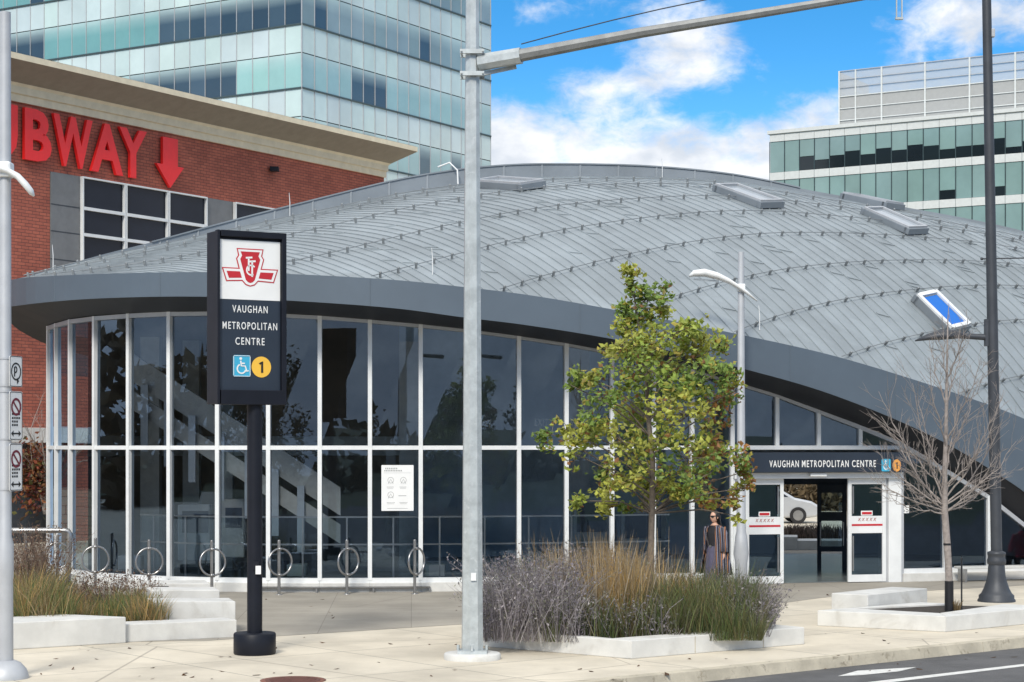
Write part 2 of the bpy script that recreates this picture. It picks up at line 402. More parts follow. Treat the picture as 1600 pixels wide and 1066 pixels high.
M['louvre'] = mat('louvre', (.36, .37, .37), .6, var=.05)
# ---------------------------------------------------------------- ground, road, pavement
K0, K1 = Vector((8, 30, 0)), Vector((.78, .626, 0)); KN = Vector((-.626, .78, 0))
def kp(t, n, z=0.): return K0+K1*t+KN*n+Vector((0, 0, z))
ZR = -.15
mb = MB(); mb.face([(-1500, -1500, -.17), (1500, -1500, -.17), (1500, 1500, -.17), (-1500, 1500, -.17)])
tag(mb.build('ground', M['grass_ground']), kind='structure')
mb = MB(); mb.prism([kp(-70, 0, ZR-.012), kp(110, 0, ZR-.012), kp(110, -34, ZR-.012), kp(-70, -34, ZR-.012)], (0, 0, .012))
tag(mb.build('road', M['asphalt']), kind='structure')
mb = MB(); mb.prism([kp(-70, .22, -.18), kp(110, .22, -.18), kp(110, 85, -.18), kp(-70, 85, -.18)], (0, 0, .18))
tag(mb.build('pavement', M['pavement']), kind='structure')
mb = MB()
t = -40
while t < 60:
    a, b = t+.004, t+2.996
    mb.prism([kp(a, .0, -.16), kp(a, .03, .0), kp(a, .215, .006), kp(a, .215, -.16)], K1*(b-a)); t += 3
tag(mb.build('kerb', M['kerb']), kind='structure')
mb = MB()
edge = [G(-200, 1010), G(330, 1001), G(720, 976), G(1205, 945), G(1310, 931), G(1600, 915), G(1900, 903)]
mb.face([Vector((p.x, p.y, .004)) for p in edge]+[Vector((22, 46, .004)), Vector((22, 58, .004)), Vector((-20, 58, .004))])
tag(mb.build('plaza', M['plaza']), kind='structure')
# painted lane line and arrow on the road
def gz(px, py): return G(px, py, ZR+.004)
mb = MB()
mb.face([gz(1330, 1069), gz(1600, 1037.5), gz(1900, 1004), gz(1900, 1006.5), gz(1600, 1041), gz(1360, 1070)])
mb.face([gz(1309, 1056.5), gz(1340, 1048), gz(1432, 1042.5), gz(1405, 1049), gz(1345, 1055)])
tag(mb.build('road_marking', M['paint']), kind='structure')

# ---------------------------------------------------------------- station plan curves (image column -> depth)
GL = [(78, 44.3), (90, 43.3), (112, 42.3), (150, 41.3), (203, 40.55), (266, 39.95), (341, 39.6), (420, 39.45), (500, 39.4), (578, 39.45), (657, 39.55),
      (735, 39.7), (810, 39.9), (884, 40.15), (955, 40.45), (1020, 40.75), (1080, 41.05), (1143, 41.4), (1406, 42.4), (1475, 42.75), (1543, 43.1), (1610, 43.5), (1680, 44.), (1720, 44.3)]
TOPY = [(78, 513), (90, 509), (112, 503), (150, 498), (203, 494), (266, 491), (341, 490), (420, 492), (500, 496), (578, 502), (657, 509), (735, 517), (810, 527),
        (884, 538), (955, 551), (1020, 564), (1080, 578), (1143, 597), (1213, 618), (1278, 643), (1343, 668), (1406, 694), (1475, 735), (1543, 777), (1600, 822), (1680, 884), (1720, 908)]
dg = lambda x: interp(x, GL)
topy = lambda x: interp(x, TOPY)
def gpt(x, z=0., off=0.):
    """point on the glazing line at image column x, pushed outwards by off"""
    a = XY(x, dg(x)); e = 4.; t = (XY(x+e, dg(x+e))-XY(x-e, dg(x-e))).normalized(); n = Vector((t.y, -t.x, 0))
    return a+n*off+Vector((0, 0, z))
def gtop(x): return H+(HY-topy(x))/FP*dg(x)
rim_y = smooth([(12, 441), (35, 437), (81, 434), (150, 431), (319, 428), (450, 431), (625, 441), (722, 451), (820, 463), (950, 485), (1163, 527), (1300, 558), (1450, 603), (1558, 640), (1600, 657), (1750, 735), (1900, 838), (1950, 880)])
rim_b = smooth([(12, 480), (70, 473), (150, 467), (319, 464), (450, 470), (625, 483), (722, 496), (820, 508), (977, 534), (1163, 577), (1300, 617), (1468, 688), (1560, 742), (1600, 769), (1680, 835), (1750, 900), (1950, 1010)])
rim_d = smooth([(12, 43.4), (35, 42.2), (81, 41.0), (150, 39.8), (203, 39.1), (319, 38.4), (450, 38.1), (625, 38.1), (820, 38.5), (977, 39.0), (1163, 39.9), (1300, 40.7), (1450, 41.8), (1600, 43.0), (1750, 44.3), (1950, 46.2)])
rdg_y = smooth([(12, 440.5), (35, 436), (81, 423), (150, 405), (250, 383), (400, 350), (480, 333), (550, 318), (640, 300), (726, 288), (800, 280), (860, 277), (1000, 277), (1100, 281), (1180, 289), (1300, 309), (1400, 326), (1540, 352), (1600, 366), (1750, 412), (1900, 480), (1950, 508)])
rdg_d = smooth([(12, 43.9), (35, 44.2), (81, 44.9), (150, 45.8), (250, 46.8), (400, 47.9), (640, 49.1), (800, 49.8), (1000, 50.5), (1200, 51), (1400, 51.3), (1600, 51.5), (1950, 51.5)])
X0, X1 = 12., 1950.
def S(x, v, lift=0.):
    a = P(x, rim_y(x), rim_d(x)); b = P(x, rdg_y(x), rdg_d(x)); L = b.y-a.y
    h = max(0., L/4*((b.z-a.z)/L-(b.z-H)/b.y-.012))
    p = a.lerp(b, v); p.z += 4*h*v*(1-v)+lift; return p
def Sn(x, v):
    e = .01; du = S(x+6, v)-S(x-6, v); dv = S(x, min(v+e, 1))-S(x, max(v-e, 0)); return du.cross(dv).normalized()
LANE, SHIFT = 23., 600.
station = thing('subway_station', 'glass-walled subway station pavilion under a grey domed metal roof', 'station', (0, 42, 0))
def sp(mb_, name, m, bevel=0, parent=station):
    """link a mesh written in world coordinates below the station"""
    o = mb_.build(name, m, parent, bevel)
    if parent is station: o.location = (0, -42, 0)
    return o
# roof skin
mb = MB(); NX, NV = 130, 16
xs = [X0+(X1-X0)*i/NX for i in range(NX+1)]; vs = [j/NV for j in range(NV+1)]
for i in range(NX):
    for j in range(NV):
        q = [(xs[i], vs[j]), (xs[i+1], vs[j]), (xs[i+1], vs[j+1]), (xs[i], vs[j+1])]
        mb.face([S(*c) for c in q], [((c[0]+SHIFT*c[1])/LANE, c[1]) for c in q], sm=True)
# standing seams
def strip(mb_, pts, nrms, w_, h_):
    V = []; F = []
    for i, (p, n) in enumerate(zip(pts, nrms)):
        d = (pts[min(i+1, len(pts)-1)]-pts[max(i-1, 0)]).normalized(); r = d.cross(n).normalized()
        V += [p-r*w_/2-n*.02, p-r*w_*.35+n*h_, p+r*w_*.35+n*h_, p+r*w_/2-n*.02]
    for i in range(len(pts)-1):
        for k in range(3): F.append((i*4+k, i*4+k+1, i*4+4+k+1, i*4+4+k))
    i = len(mb_.v); mb_.mesh(V, F)
    for k in range(len(F)): mb_.uv[-1-k] = [(lane_id, .5)]*4
a = LANE*math.ceil(X0/LANE); 
while a < X1+SHIFT:
    pts, nn = [], []; lane_id = a/LANE+.5
    for k in range(25):
        v = k/24; x = a-SHIFT*v
        if X0+2 <= x <= X1-2: pts.append(S(x, v)); nn.append(Sn(x, v))
    if len(pts) > 2: strip(mb, pts, nn, .028, .020)
    # short cross laps between the seams
    for _ in range(3):
        v = rng.uniform(.06, .94); x = a-SHIFT*v
        if X0+60 < x < X1-60 and rng.random() < .8:
            n = Sn(x, v); q = [S(x+LANE*f, v-LANE*(f-1)*0) for f in (.08, .5, .92)]
            lane_id = a/LANE+.5; strip(mb, q, [n]*3, .05, .022)
    a += LANE
roof = sp(mb, 'roof', M['zinc']); 
# rear slope behind the crest
BK = smooth([(12, 44.6), (150, 47.6), (400, 50.8), (800, 53.4), (1200, 54.6), (1600, 54.6), (1950, 53.)])
def crest(x, dz=0.): 
    p = P(x, rdg_y(x), rdg_d(x)); p.z += dz; return p
bandh = lambda x: interp(x, [(12, .02), (130, .05), (250, .11), (400, .22), (600, .34), (726, .38), (860, .32), (1000, .28), (1150, .18), (1250, .09), (1400, .07), (1950, .07)])
mb = MB()
for i in range(NX):
    xa, xb = xs[i], xs[i+1]
    f = lambda x, u: Vector((crest(x).x*BK(x)/rdg_d(x)*.985, crest(x).y+.35+(BK(x)-crest(x).y)*u, crest(x, bandh(x)).z-(crest(x).z-min(interp(x, [(12, 6.6), (250, 6.4), (600, 6.0), (1200, 5.6), (1950, 4.8)]), crest(x).z-.1))*u**1.7)) if u > 0 else crest(x, bandh(x))+Vector((0, .35, 0))
    for u in range(5): mb.face([f(xa, u/5), f(xb, u/5), f(xb, (u+1)/5), f(xa, (u+1)/5)], sm=True)
    mb.face([crest(xa, bandh(xa)), crest(xb, bandh(xb)), crest(xb, bandh(xb))+Vector((0, .35, 0)), crest(xa, bandh(xa))+Vector((0, .35, 0))])
sp(mb, 'rear_roof', M['zinc_plain'])
mb = MB()
for i in range(NX):
    xa, xb = xs[i], xs[i+1]
    lo = Vector((0, 0, -.05)); fw = Vector((0, -.05, 0))
    mb.face([crest(xa)+lo+fw, crest(xb)+lo+fw, crest(xb, bandh(xb))+fw, crest(xa, bandh(xa))+fw])
    mb.face([crest(xa, bandh(xa))+fw, crest(xb, bandh(xb))+fw, crest(xb, bandh(xb)), crest(xa, bandh(xa))])
    if i % 4 == 0 and bandh(xa) > .1: mb.beam(crest(xa, .0)+fw, crest(xa, bandh(xa)+.012)+fw, .05, .03, (0, -1, 0))
    if bandh(xa) > .1: mb.beam(crest(xa, bandh(xa)+.02), crest(xb, bandh(xb)+.02), .16, .035)
sp(mb, 'crest_gutter', M['zinc_plain'])
# eave fascia and soffit
mb = MB(); ms = MB()
for i in range(NX):
    xa, xb = xs[i], xs[i+1]
    q = []
    for x in (xa, xb):
        t_ = P(x, rim_y(x), rim_d(x)); b_ = P(x, rim_b(x), rim_d(x)); q.append((t_, b_))
    (ta, ba), (tb, bb) = q; out = Vector((0, -.06, 0)); up = Vector((0, 0, .03))
    mb.face([ba+out, bb+out, tb+out+up, ta+out+up], sm=True); mb.face([ta+out+up, tb+out+up, tb+Vector((0, .1, .03)), ta+Vector((0, .1, .03))])
    mb.face([ba+out, ba+Vector((0, .05, 0)), bb+Vector((0, .05, 0)), bb+out])
    if i % 11 == 5: mb.beam(ba+out*1.05, ta+out*1.05+up, .012, .012, (0, -1, 0))
    def inner(x):
        xx = min(max(78+(x-12)*(222/288) if x < 300 else x, 78), 1720)
        g = gpt(xx, 0, -.12); g.z = gtop(xx); return g
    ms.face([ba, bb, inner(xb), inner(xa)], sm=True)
sp(mb, 'fascia', M['fascia'])
# rear eave round the left tip, seen from below
tipr = P(12, rim_y(12), rim_d(12)); tipb = P(12, rim_b(12), rim_d(12))
def catmull(pts, n=6):
    o = []; e = [pts[0]*2-pts[1]]+pts+[pts[-1]*2-pts[-2]]
    for i in range(1, len(e)-2):
        for k in range(n):
            t_ = k/n; a, b, c, d = e[i-1:i+3]; o.append(.5*((2*b)+(c-a)*t_+(2*a-5*b+4*c-d)*t_*t_+(3*b-a-3*c+d)*t_**3))
    return o+[pts[-1]]
V_ = lambda *a: Vector(a)
ob_ = catmull([tipb, V_(-11.75, 44.7, 5.98), V_(-11.75, 46.2, 5.72), V_(-11.2, 48., 5.40), V_(-9.7, 49.8, 5.1), V_(-7.2, 51.3, 4.9), V_(-4, 52.8, 4.8)])
ot_ = catmull([tipr, V_(-11.75, 44.7, 6.75), V_(-11.75, 46.2, 6.7), V_(-11.2, 48., 6.7), V_(-9.7, 49.8, 6.6), V_(-7.2, 51.3, 6.4), V_(-4, 52.8, 6.2)])
g0 = gpt(78, 0, -.12); g0.z = gtop(78)
in_ = catmull([g0, V_(-10.62, 44.9, 5.72), V_(-10.35, 46.0, 5.62), V_(-9.2, 47.6, 5.5), V_(-7.6, 48.9, 5.45), V_(-5.2, 50.2, 5.4), V_(-3, 51.1, 5.4)])
mf = MB()
for i in range(len(ob_)-1):
    mf.face([ob_[i+1], ob_[i], ot_[i], ot_[i+1]], sm=True); ms.face([ob_[i+1], ob_[i], in_[i], in_[i+1]], sm=True)
sp(mf, 'rear_fascia', M['fascia'])
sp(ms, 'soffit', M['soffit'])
# ceiling lid under the rear eave (keeps daylight out as the real roof does)
# snow guards: rails with clips
for x0 in (-640, -270, 66, 375, 580, 780, 985, 1145, 1312, 1495):
    pts, clips = [], []; prev = None
    for s_ in range(0, 240):
        tt = s_*7.; v = .00115*tt-4e-7*tt*tt; x = x0+tt
        if tt > 1400 or v > .975 or x > X1-10: break
        if x < X0+25: continue
        n = Sn(x, v); p = S(x, v)+n*.085; pts.append(p)
        ln = math.floor((x+SHIFT*v)/LANE)
        if prev is not None and ln != prev: clips.append((p, n, ln))
        prev = ln
    if len(pts) < 4: continue
    mb = MB(); mb.tube(pts[::2]+[pts[-1]], .009, 5)
    for p, n, ln in clips:
        if ln % 2 == 0:
            mb.beam(p-n*.09, p+n*.02, .05, .05, (1, 0, 0)); mb.ellip(p+n*.025, (.032, .026, .025), 8, 6)
    sp(mb, 'snow_guard', M['rail_grey'])
# skylights on the roof
def skylight(x, v, w_, l_, tint, hgt=.16, blue_=False):
    p = S(x, v); n = Sn(x, v)
    d = (S(x-30, v+30/SHIFT)-S(x+30, v-30/SHIFT)).normalized(); r = d.cross(n).normalized()
    Mx = Matrix((r, d, n)).transposed()
    mb = MB()
    for a_, b_, sx, sy in ((-1, 0, .12, l_), (1, 0, .12, l_), (0, -1, w_+.12, .16), (0, 1, w_+.12, .16)):
        mb.box(p+r*(a_*w_/2)+d*(b_*l_/2)+n*(hgt/2), (sx, sy, hgt), M=Mx)
    fr = sp(mb, 'skylight', M['zinc_plain'], .01)
    mw = MB()
    fw_ = .10 if blue_ else .065
    for a_, b_, sx, sy in ((-1, 0, fw_, l_+.06), (1, 0, fw_, l_+.06), (0, -1, w_-fw_, fw_), (0, 1, w_-fw_, fw_)):
        mw.box(p+r*(a_*w_/2)+d*(b_*l_/2)+n*(hgt+.022), (sx, sy, .045), M=Mx)
    o = mw.build('frame', M['white_metal'] if blue_ else M['pole_grey'], fr)
    mg = MB(); mg.box(p+n*(hgt-.02), (w_-.1, l_-.1, .02), M=Mx); mg.build('pane', M['sky_reflection_pane'] if blue_ else M['pale_pane'], fr)
M['sky_reflection_pane'] = mat('sky_reflection_pane', (.015, .15, .55), .12, var=.03, spec=.12)  # blue reflection of the sky painted into the pane colour
M['pale_pane'] = mat('pale_pane', (.34, .38, .42), .08, var=.05, spec=.6, coat=.3)
for a_ in ((796, .73, .75, 1.5), (1168, .67, .75, 1.5), (1362, .96, .7, 1.4), (1396, .68, .72, 1.4)): skylight(*a_, None)
skylight(1467, .225, .70, 1.1, None, .2, True)
# thin lightning rods
for x, v, hh in ((453, .99, .5), (1035, .99, .42), (676, .05, .45), (1187, .03, .42), (83, .9, .5)):
    p = S(x, v); mb = MB(); mb.tube([p, p+Vector((0, 0, hh*.7)), p+Vector((-.02, 0, hh+.1))], [.012, .010, .005], 6); sp(mb, 'lightning_rod', M['white_metal'])
p = crest(715); mb = MB(); mb.tube([p+Vector((-.5, -.1, .45)), p+Vector((-.2, -.2, .55)), p+Vector((0, -.25, .35)), p+Vector((.02, -.3, -.02))], .022, 6); sp(mb, 'conduit', M['white_metal'])

# ---------------------------------------------------------------- glazing
ZB, ZT = .24, 2.965
cols = [78, 90, 112, 150, 203, 266, 341, 420, 500, 578, 657, 735, 810, 884, 955, 1020, 1080, 1143]
def mull(x, z0, z1, w_=.085, dp=.15):
    a_ = gpt(x); e = 3.; t_ = (gpt(x+e)-gpt(x-e)).normalized(); mb = MB()
    mb.box(a_+Vector((0, 0, (z0+z1)/2)), (w_, dp, z1-z0), math.atan2(t_.y, t_.x)); sp(mb, 'mullion', M['white_metal'])
for x in cols: mull(x, ZB, gtop(x)+.05)
for x in (1213, 1278, 1343): mull(x, ZT, gtop(x)+.03, .085, .14)
for x in (1475, 1543, 1610): mull(x, ZB, gtop(x)+.03)
def rail(xa, xb, z, h_=.085, dp=.13, name='transom', sub=6):
    mb = MB()
    for (a_, b_) in zip(segs(xa, xb), segs(xa, xb)[1:]): mb.beam(gpt(a_, z), gpt(b_, z), dp, h_)
    sp(mb, name, M['white_metal'])
def segs(xa, xb): return [xa]+[x for x in (c for c, _ in GL) if xa < x < xb]+[xb]
rail(78, 1143, ZT); rail(1143, 1410, ZT, .09); rail(78, 1143, ZB, .10); rail(1406, 1680, ZB, .10)
mb = MB(); tx = [x for x, _ in TOPY if x <= 1690]
for a_, b_ in zip(tx, tx[1:]):
    pa, pb = gpt(a_), gpt(b_); pa.z = gtop(a_); pb.z = gtop(b_); mb.beam(pa, pb, .14, .09)
sp(mb, 'head_frame', M['pole_grey'])
def pane(xa, xb, za0, za1, zb0, zb1, m='glass'):
    a_, b_ = gpt(xa), gpt(xb); t_ = (b_-a_).normalized(); n = Vector((t_.y, -t_.x, 0))
    q = [a_+Vector((0, 0, za0)), b_+Vector((0, 0, zb0)), b_+Vector((0, 0, zb1)), a_+Vector((0, 0, za1))]
    # one pane, set a hair off plumb and plane like any real one
    j = Vector((0, rng.uniform(-.016, .016), 0)); k_ = Vector((0, rng.uniform(-.008, .008), 0)); q[2] += j+k_; q[3] += j-k_
    mb = MB(); mb.face(q); o = sp(mb, 'glass_pane', M[m]); return o
for a_, b_ in zip(cols, cols[1:]):
    pane(a_, b_, ZB, ZT, ZB, ZT); pane(a_, b_, ZT, gtop(a_), ZT, gtop(b_))
for a_, b_ in zip((1143, 1213, 1278, 1343), (1213, 1278, 1343, 1403)): pane(a_, b_, ZT, gtop(a_), ZT, max(gtop(b_), ZT+.02))
for a_, b_ in ((1406, 1475), (1475, 1543), (1543, 1610), (1610, 1675)): pane(a_, b_, ZB, gtop(a_), ZB, max(gtop(b_), ZB+.02))
# low concrete curb below the glass
def curb(xa, xb, z1, off, name):
    mb = MB(); sg = segs(xa, xb)
    for a_, b_ in zip(sg, sg[1:]):
        mb.prism([gpt(a_, 0, off), gpt(b_, 0, off), gpt(b_, 0, -.12), gpt(a_, 0, -.12)], (0, 0, z1))
    return sp(mb, name, M['concrete_white'], .012)
curb(78, 1143, .195, .14, 'glass_curb'); curb(1407, 1700, .19, .14, 'glass_curb')
# slim steel skirting bars in front of the curb
def skirt_bar(xa, xb, name='skirting_bar'):
    mb = MB(); sg = segs(xa, xb)
    for a_, b_ in zip(sg, sg[1:]): mb.beam(gpt(a_, .115, .20), gpt(b_, .115, .20), .09, .025)
    n = max(2, int((xb-xa)/80))
    for i in range(n+1):
        x = xa+(xb-xa)*i/n; mb.box(gpt(x, .055, .19), (.035, .06, .11))
    sp(mb, name, M['stainless'])
skirt_bar(410, 670); 
# rear shell: glazed at the left end, solid elsewhere, open behind the doors
bw = [Vector((-10.66, 44.3, 0)), Vector((-10.2, 46.2, 0)), Vector((-8.6, 48.2, 0)), Vector((-6.2, 49.7, 0)), Vector((-3, 51.1, 0)), Vector((2, 52.6, 0)), Vector((7.35, 53.2, 0)), Vector((9.45, 53.2, 0)), Vector((14, 52, 0)), Vector((18.5, 49, 0)), Vector((15.2, 46, 0))]
mb = MB(); mg = MB(); ml = MB(); mt_w = MB(); mt_b = MB()
for i, (a_, b_) in enumerate(zip(bw, bw[1:])):
    if i < 1:
        mg.face([a_, b_, b_+Vector((0, 0, 6.3)), a_+Vector((0, 0, 6.3))])
        for k in (0, .5): ml.box(a_.lerp(b_, k)+Vector((0, 0, 2.8)), (.08, .12, 5.6))
        ml.beam(a_+Vector((0, 0, 2.96)), b_+Vector((0, 0, 2.96)), .1, .08)
    elif i < 4:
        mt_w.prism([a_, b_, b_+Vector((0, .2, 0)), a_+Vector((0, .2, 0))], (0, 0, 6.35)); mt_b.prism([a_+Vector((0, -.05, 2.75)), b_+Vector((0, -.05, 2.75)), b_+Vector((0, .0, 2.75)), a_+Vector((0, .0, 2.75))], (0, 0, .5))
    else:
        z0 = 2.55 if i == 6 else 0
        mb.prism([a_+Vector((0, 0, z0)), b_+Vector((0, 0, z0)), b_+Vector((0, .2, z0)), a_+Vector((0, .2, z0))], (0, 0, (6.2 if i < 9 else 3)-z0))
sp(mb, 'rear_wall', M['int_wall']); sp(mt_w, 'tan_wall', M['int_tan']); sp(mt_b, 'white_dado', M['concrete_white']); sp(mg, 'rear_glazing', M['glass_clear']); sp(ml, 'rear_mullion', M['pole_grey'])
mb = MB(); poly = [gpt(x, 0, -.15) for x in segs(78, 1680)]+bw[::-1]
mb.prism([Vector((p.x, p.y, .008)) for p in poly], (0, 0, .012)); sp(mb, 'floor', M['int_floor'])
# glass guard rail just inside the wall
mb = MB(); mg = MB()
sg = segs(150, 1080)
for a_, b_ in zip(sg, sg[1:]):
    for z in (1.50, .92): mb.beam(gpt(a_, z, -1.1), gpt(b_, z, -1.1), .05, .035)
    m_ = (a_+b_)/2; mb.box(gpt(m_, .76, -1.1), (.035, .05, 1.5))
    mg.face([gpt(a_, .1, -1.12), gpt(b_, .1, -1.12), gpt(b_, 1.48, -1.12), gpt(a_, 1.48, -1.12)])
gr = sp(mb, 'guard_rail', M['stainless']); mg.build('guard_glass', M['glass_clear'], gr)
# inner stair rising to the left
def I(px, py, d): return P(px, py, d)
mb = MB()
for d in (43.2, 46.2):
    mb.prism([I(200, 548, d), I(532, 762, d), I(532, 806, d), I(200, 592, d)], (0, .14, 0))
    mb.prism([I(200, 606, d), I(532, 820, d), I(532, 850, d), I(200, 636, d)], (0, .1, 0))
sr = sp(mb, 'stair', M['int_panel'])
mb = MB()
for d in (43.12,):
    for px in (226, 262, 300, 345, 388, 430, 470):
        py = 592+(px-200)*.6446; mb.box(I(px, py+45, d), (.16, .06, 1.5))
mb.build('stair_post', M['pole_grey'], sr)
mb = MB()
for px, d, w_ in ((236, 46, .45), (300, 47.5, .4), (352, 47, .4), (640, 48, .5), (905, 48, .5), (1100, 49, .5)): mb.box(XY(px, d)+Vector((0, 0, 2.8)), (w_, .35, 5.6))
sp(mb, 'interior_column', M['int_panel'])
mb = MB()
for px, d, w_, h_, z in ((305, 44.5, .75, 1.3, 1.0), (365, 44.5, .55, 1.35, 1.1), (925, 46, .9, 1.2, 1.2), (1005, 46, 1.1, 1.0, 1.0)):
    mb.box(XY(px, d)+Vector((0, 0, z)), (w_, .4, h_))
fm = sp(mb, 'ticket_machine', M['int_panel'], .03)
mb = MB()
for px, d, w_, h_, z in ((305, 44.28, .6, .5, 1.25), (365, 44.28, .38, .45, 1.35), (925, 45.78, .7, .7, 1.3), (1005, 45.78, .85, .6, 1.1)): mb.box(XY(px, d)+Vector((0, 0, z)), (w_, .03, h_))
mb.build('screen', M['navy'], fm)
mb = MB()
for px in (465, 680): mb.box(XY(px, 40.9)+Vector((0, 0, .36)), (.42, .4, .25))
for px in (205,): mb.box(XY(px, 42.2)+Vector((0, 0, .45)), (.5, .4, .3))
sp(mb, 'low_white_block', M['concrete_white'], .02)  # low white blocks just inside the glass
# ---------------------------------------------------------------- lettering
def text_mesh(s, ext=.01, bold=.0):
    cu = bpy.data.curves.new('t', 'FONT'); cu.body = s; cu.extrude = ext; cu.offset = bold; cu.resolution_u = 3; cu.space_character = 1.28
    o = bpy.data.objects.new('t', cu); C.objects.link(o); dgp = bpy.context.evaluated_depsgraph_get()
    me = bpy.data.meshes.new_from_object(o.evaluated_get(dgp)); bpy.data.objects.remove(o); bpy.data.curves.remove(cu)
    V = [v.co.copy() for v in me.vertices]; F = [tuple(p.vertices) for p in me.polygons]; bpy.data.meshes.remove(me)
    return V, F
def text_in(mb, s, c, r, u, w_, h_, depth=.012, bold=.02):
    """write s centred on c, r and u are the right and up directions, w_ x h_ in metres"""
    V, F = text_mesh(s, .5, bold); xs_ = [v.x for v in V]; ys_ = [v.y for v in V]
    x0, x1, y0, y1 = min(xs_), max(xs_), min(ys_), max(ys_); n = r.cross(u)
    mb.mesh([c+r*((v.x-(x0+x1)/2)/(x1-x0)*w_)+u*((v.y-(y0+y1)/2)/(y1-y0)*h_)+n*((v.z+.5)*depth) for v in V], F)
def flat(mb, pts, c, r, u, sx, sy, z0, depth=.006):
    """flat plate from 2-D outline"""
    n = r.cross(u); mb.prism([c+r*(x*sx)+u*(y*sy)+n*z0 for x, y in pts], n*depth)
def stroke(mb, pts, wd, c, r, u, sx, sy, z0, depth=.006):
    n = len(pts); L, Rr = [], []
    for i, (x, y) in enumerate(pts):
        a, b = pts[max(i-1, 0)], pts[min(i+1, n-1)]; dx, dy = b[0]-a[0], b[1]-a[1]; l = math.hypot(dx, dy) or 1
        L.append((x-dy/l*wd/2, y+dx/l*wd/2)); Rr.append((x+dy/l*wd/2, y-dx/l*wd/2))
    for i in range(n-1): flat(mb, [Rr[i], Rr[i+1], L[i+1], L[i]], c, r, u, sx, sy, z0, depth)
def circ(n=28, rx=1, ry=1, cx=0, cy=0): return [(cx+rx*math.cos(2*math.pi*k/n), cy+ry*math.sin(2*math.pi*k/n)) for k in range(n)]
def rrect(w_, h_, rad, n=5):
    o = []
    for cx, cy, a0 in ((w_/2-rad, h_/2-rad, 0), (-w_/2+rad, h_/2-rad, 90), (-w_/2+rad, -h_/2+rad, 180), (w_/2-rad, -h_/2+rad, 270)):
        for k in range(n+1): a = R(a0+90*k/n); o.append((cx+rad*math.cos(a), cy+rad*math.sin(a)))
    return o
def arc(cx, cy, rad, a0, a1, n=12): return [(cx+rad*math.cos(R(a0+(a1-a0)*k/n)), cy+rad*math.sin(R(a0+(a1-a0)*k/n))) for k in range(n+1)]
def access_icon(c, r, u, s, parent, sp_=None):
    """blue plate with a white wheelchair figure; s is the plate height"""
    mb = MB(); flat(mb, rrect(.86, 1, .1), c, r, u, s, s, 0, .006); a = mb.build('accessibility_symbol', M['sky_blue'], parent)
    mb = MB()
    flat(mb, circ(14, .065, .065, -.06, .34), c, r, u, s, s, .007)
    for pts in ([(-.06, .24), (-.03, .0), (.16, .0), (.24, -.24), (.33, -.21)], [(-.045, .12), (.14, .12)], arc(-.02, -.13, .21, 115, 345)): stroke(mb, pts, .065, c, r, u, s, s, .007)
    for pts in ([(-.40, -.47), (.40, -.47)], [(-.40, .47), (.40, .47)], [(-.405, -.44), (-.405, .44)], [(.405, -.44), (.405, .44)]): stroke(mb, pts, .022, c, r, u, s, s, .007)
    mb.build('wheelchair_figure', M['white_sign'], parent)
def line_icon(c, r, u, s, parent, colr='yellow'):
    mb = MB(); flat(mb, circ(32, .5, .5), c, r, u, s, s, 0, .006); a = mb.build('line_number', M[colr], parent)
    mb = MB(); stroke(mb, [(-.10, .14), (.03, .26), (.03, -.27)], .1, c, r, u, s, s, .007); mb.build('numeral', M['black'], parent)

# ---------------------------------------------------------------- entrance: header sign, doors, jambs
def door_at(px, off=0.):
    p = gpt(px, 0, off); return p
ea, eb = gpt(1143), gpt(1406); er = (eb-ea).normalized(); en = Vector((er.y, -er.x, 0)); up = Vector((0, 0, 1)); ez = math.atan2(er.y, er.x)
def ept(px, z, off=0.):
    return gpt(px, z, 0)+en*off
def zz(py, px=1270): return H+(HY-py)/FP*dg(px)
def ebox(mb, px0, px1, z0, z1, o0, o1):
    a, b = ept(px0, 0), ept(px1, 0); c = (a+b)/2+en*((o0+o1)/2)+up*((z0+z1)/2); mb.box(c, ((b-a).length, abs(o1-o0), z1-z0), ez)
mb = MB(); ebox(mb, 1150, 1404, zz(738), zz(707), .05, .36); hd = sp(mb, 'entrance_sign', M['navy'], .01)
off = .365
for s_, xa, xb in (('VAUGHAN', 1192, 1237.5), ('METROPOLITAN', 1242.5, 1315), ('CENTRE', 1320, 1357)):
    mt = MB(); text_in(mt, s_, ept((xa+xb)/2, zz(724.5), off), er, up, (ept(xb, 0)-ept(xa, 0)).length, .15, .012, .008); mt.build('lettering', M['white_sign'], hd)
mt = MB(); flat(mt, rrect(.86, 1, .1), ept(1373, zz(727), off), er, up, .25, .27, 0, .006); mt.build('accessibility_symbol', M['sky_blue'], hd)
mt = MB(); cI = ept(1373, zz(727), off)
flat(mt, circ(14, .075, .075, -.06, .32), cI, er, up, .25, .27, .007)
for pts in ([(-.06, .22), (-.03, .0), (.16, .0), (.24, -.24), (.33, -.21)], arc(-.02, -.13, .21, 115, 345)): stroke(mt, pts, .075, cI, er, up, .25, .27, .007)
mt.build('wheelchair_figure', M['white_sign'], hd)
mt = MB(); cI = ept(1389.5, zz(727.5), off); flat(mt, circ(28, .5, .5), cI, er, up, .20, .27, 0, .006); mt.build('line_number', M['orange'], hd)
mt = MB(); stroke(mt, [(-.10, .14), (.03, .26), (.03, -.27)], .12, cI, er, up, .2, .27, .007); mt.build('numeral', M['black'], hd)
mb = MB(); ebox(mb, 1143, 1405, zz(747.5), zz(738.5), .0, .20); ebox(mb, 1258, 1283, zz(744), zz(739), .20, .30)
sp(mb, 'door_header', M['white_metal'])
for a_ in ((1385, 1405, -.15, .12), (1143, 1150, -.15, .12), (1152, 1166, -.1, .08)):
    mb = MB(); ebox(mb, a_[0], a_[1], 0, zz(747.6), a_[2], a_[3]); sp(mb, 'door_jamb', M['white_metal'], .01)
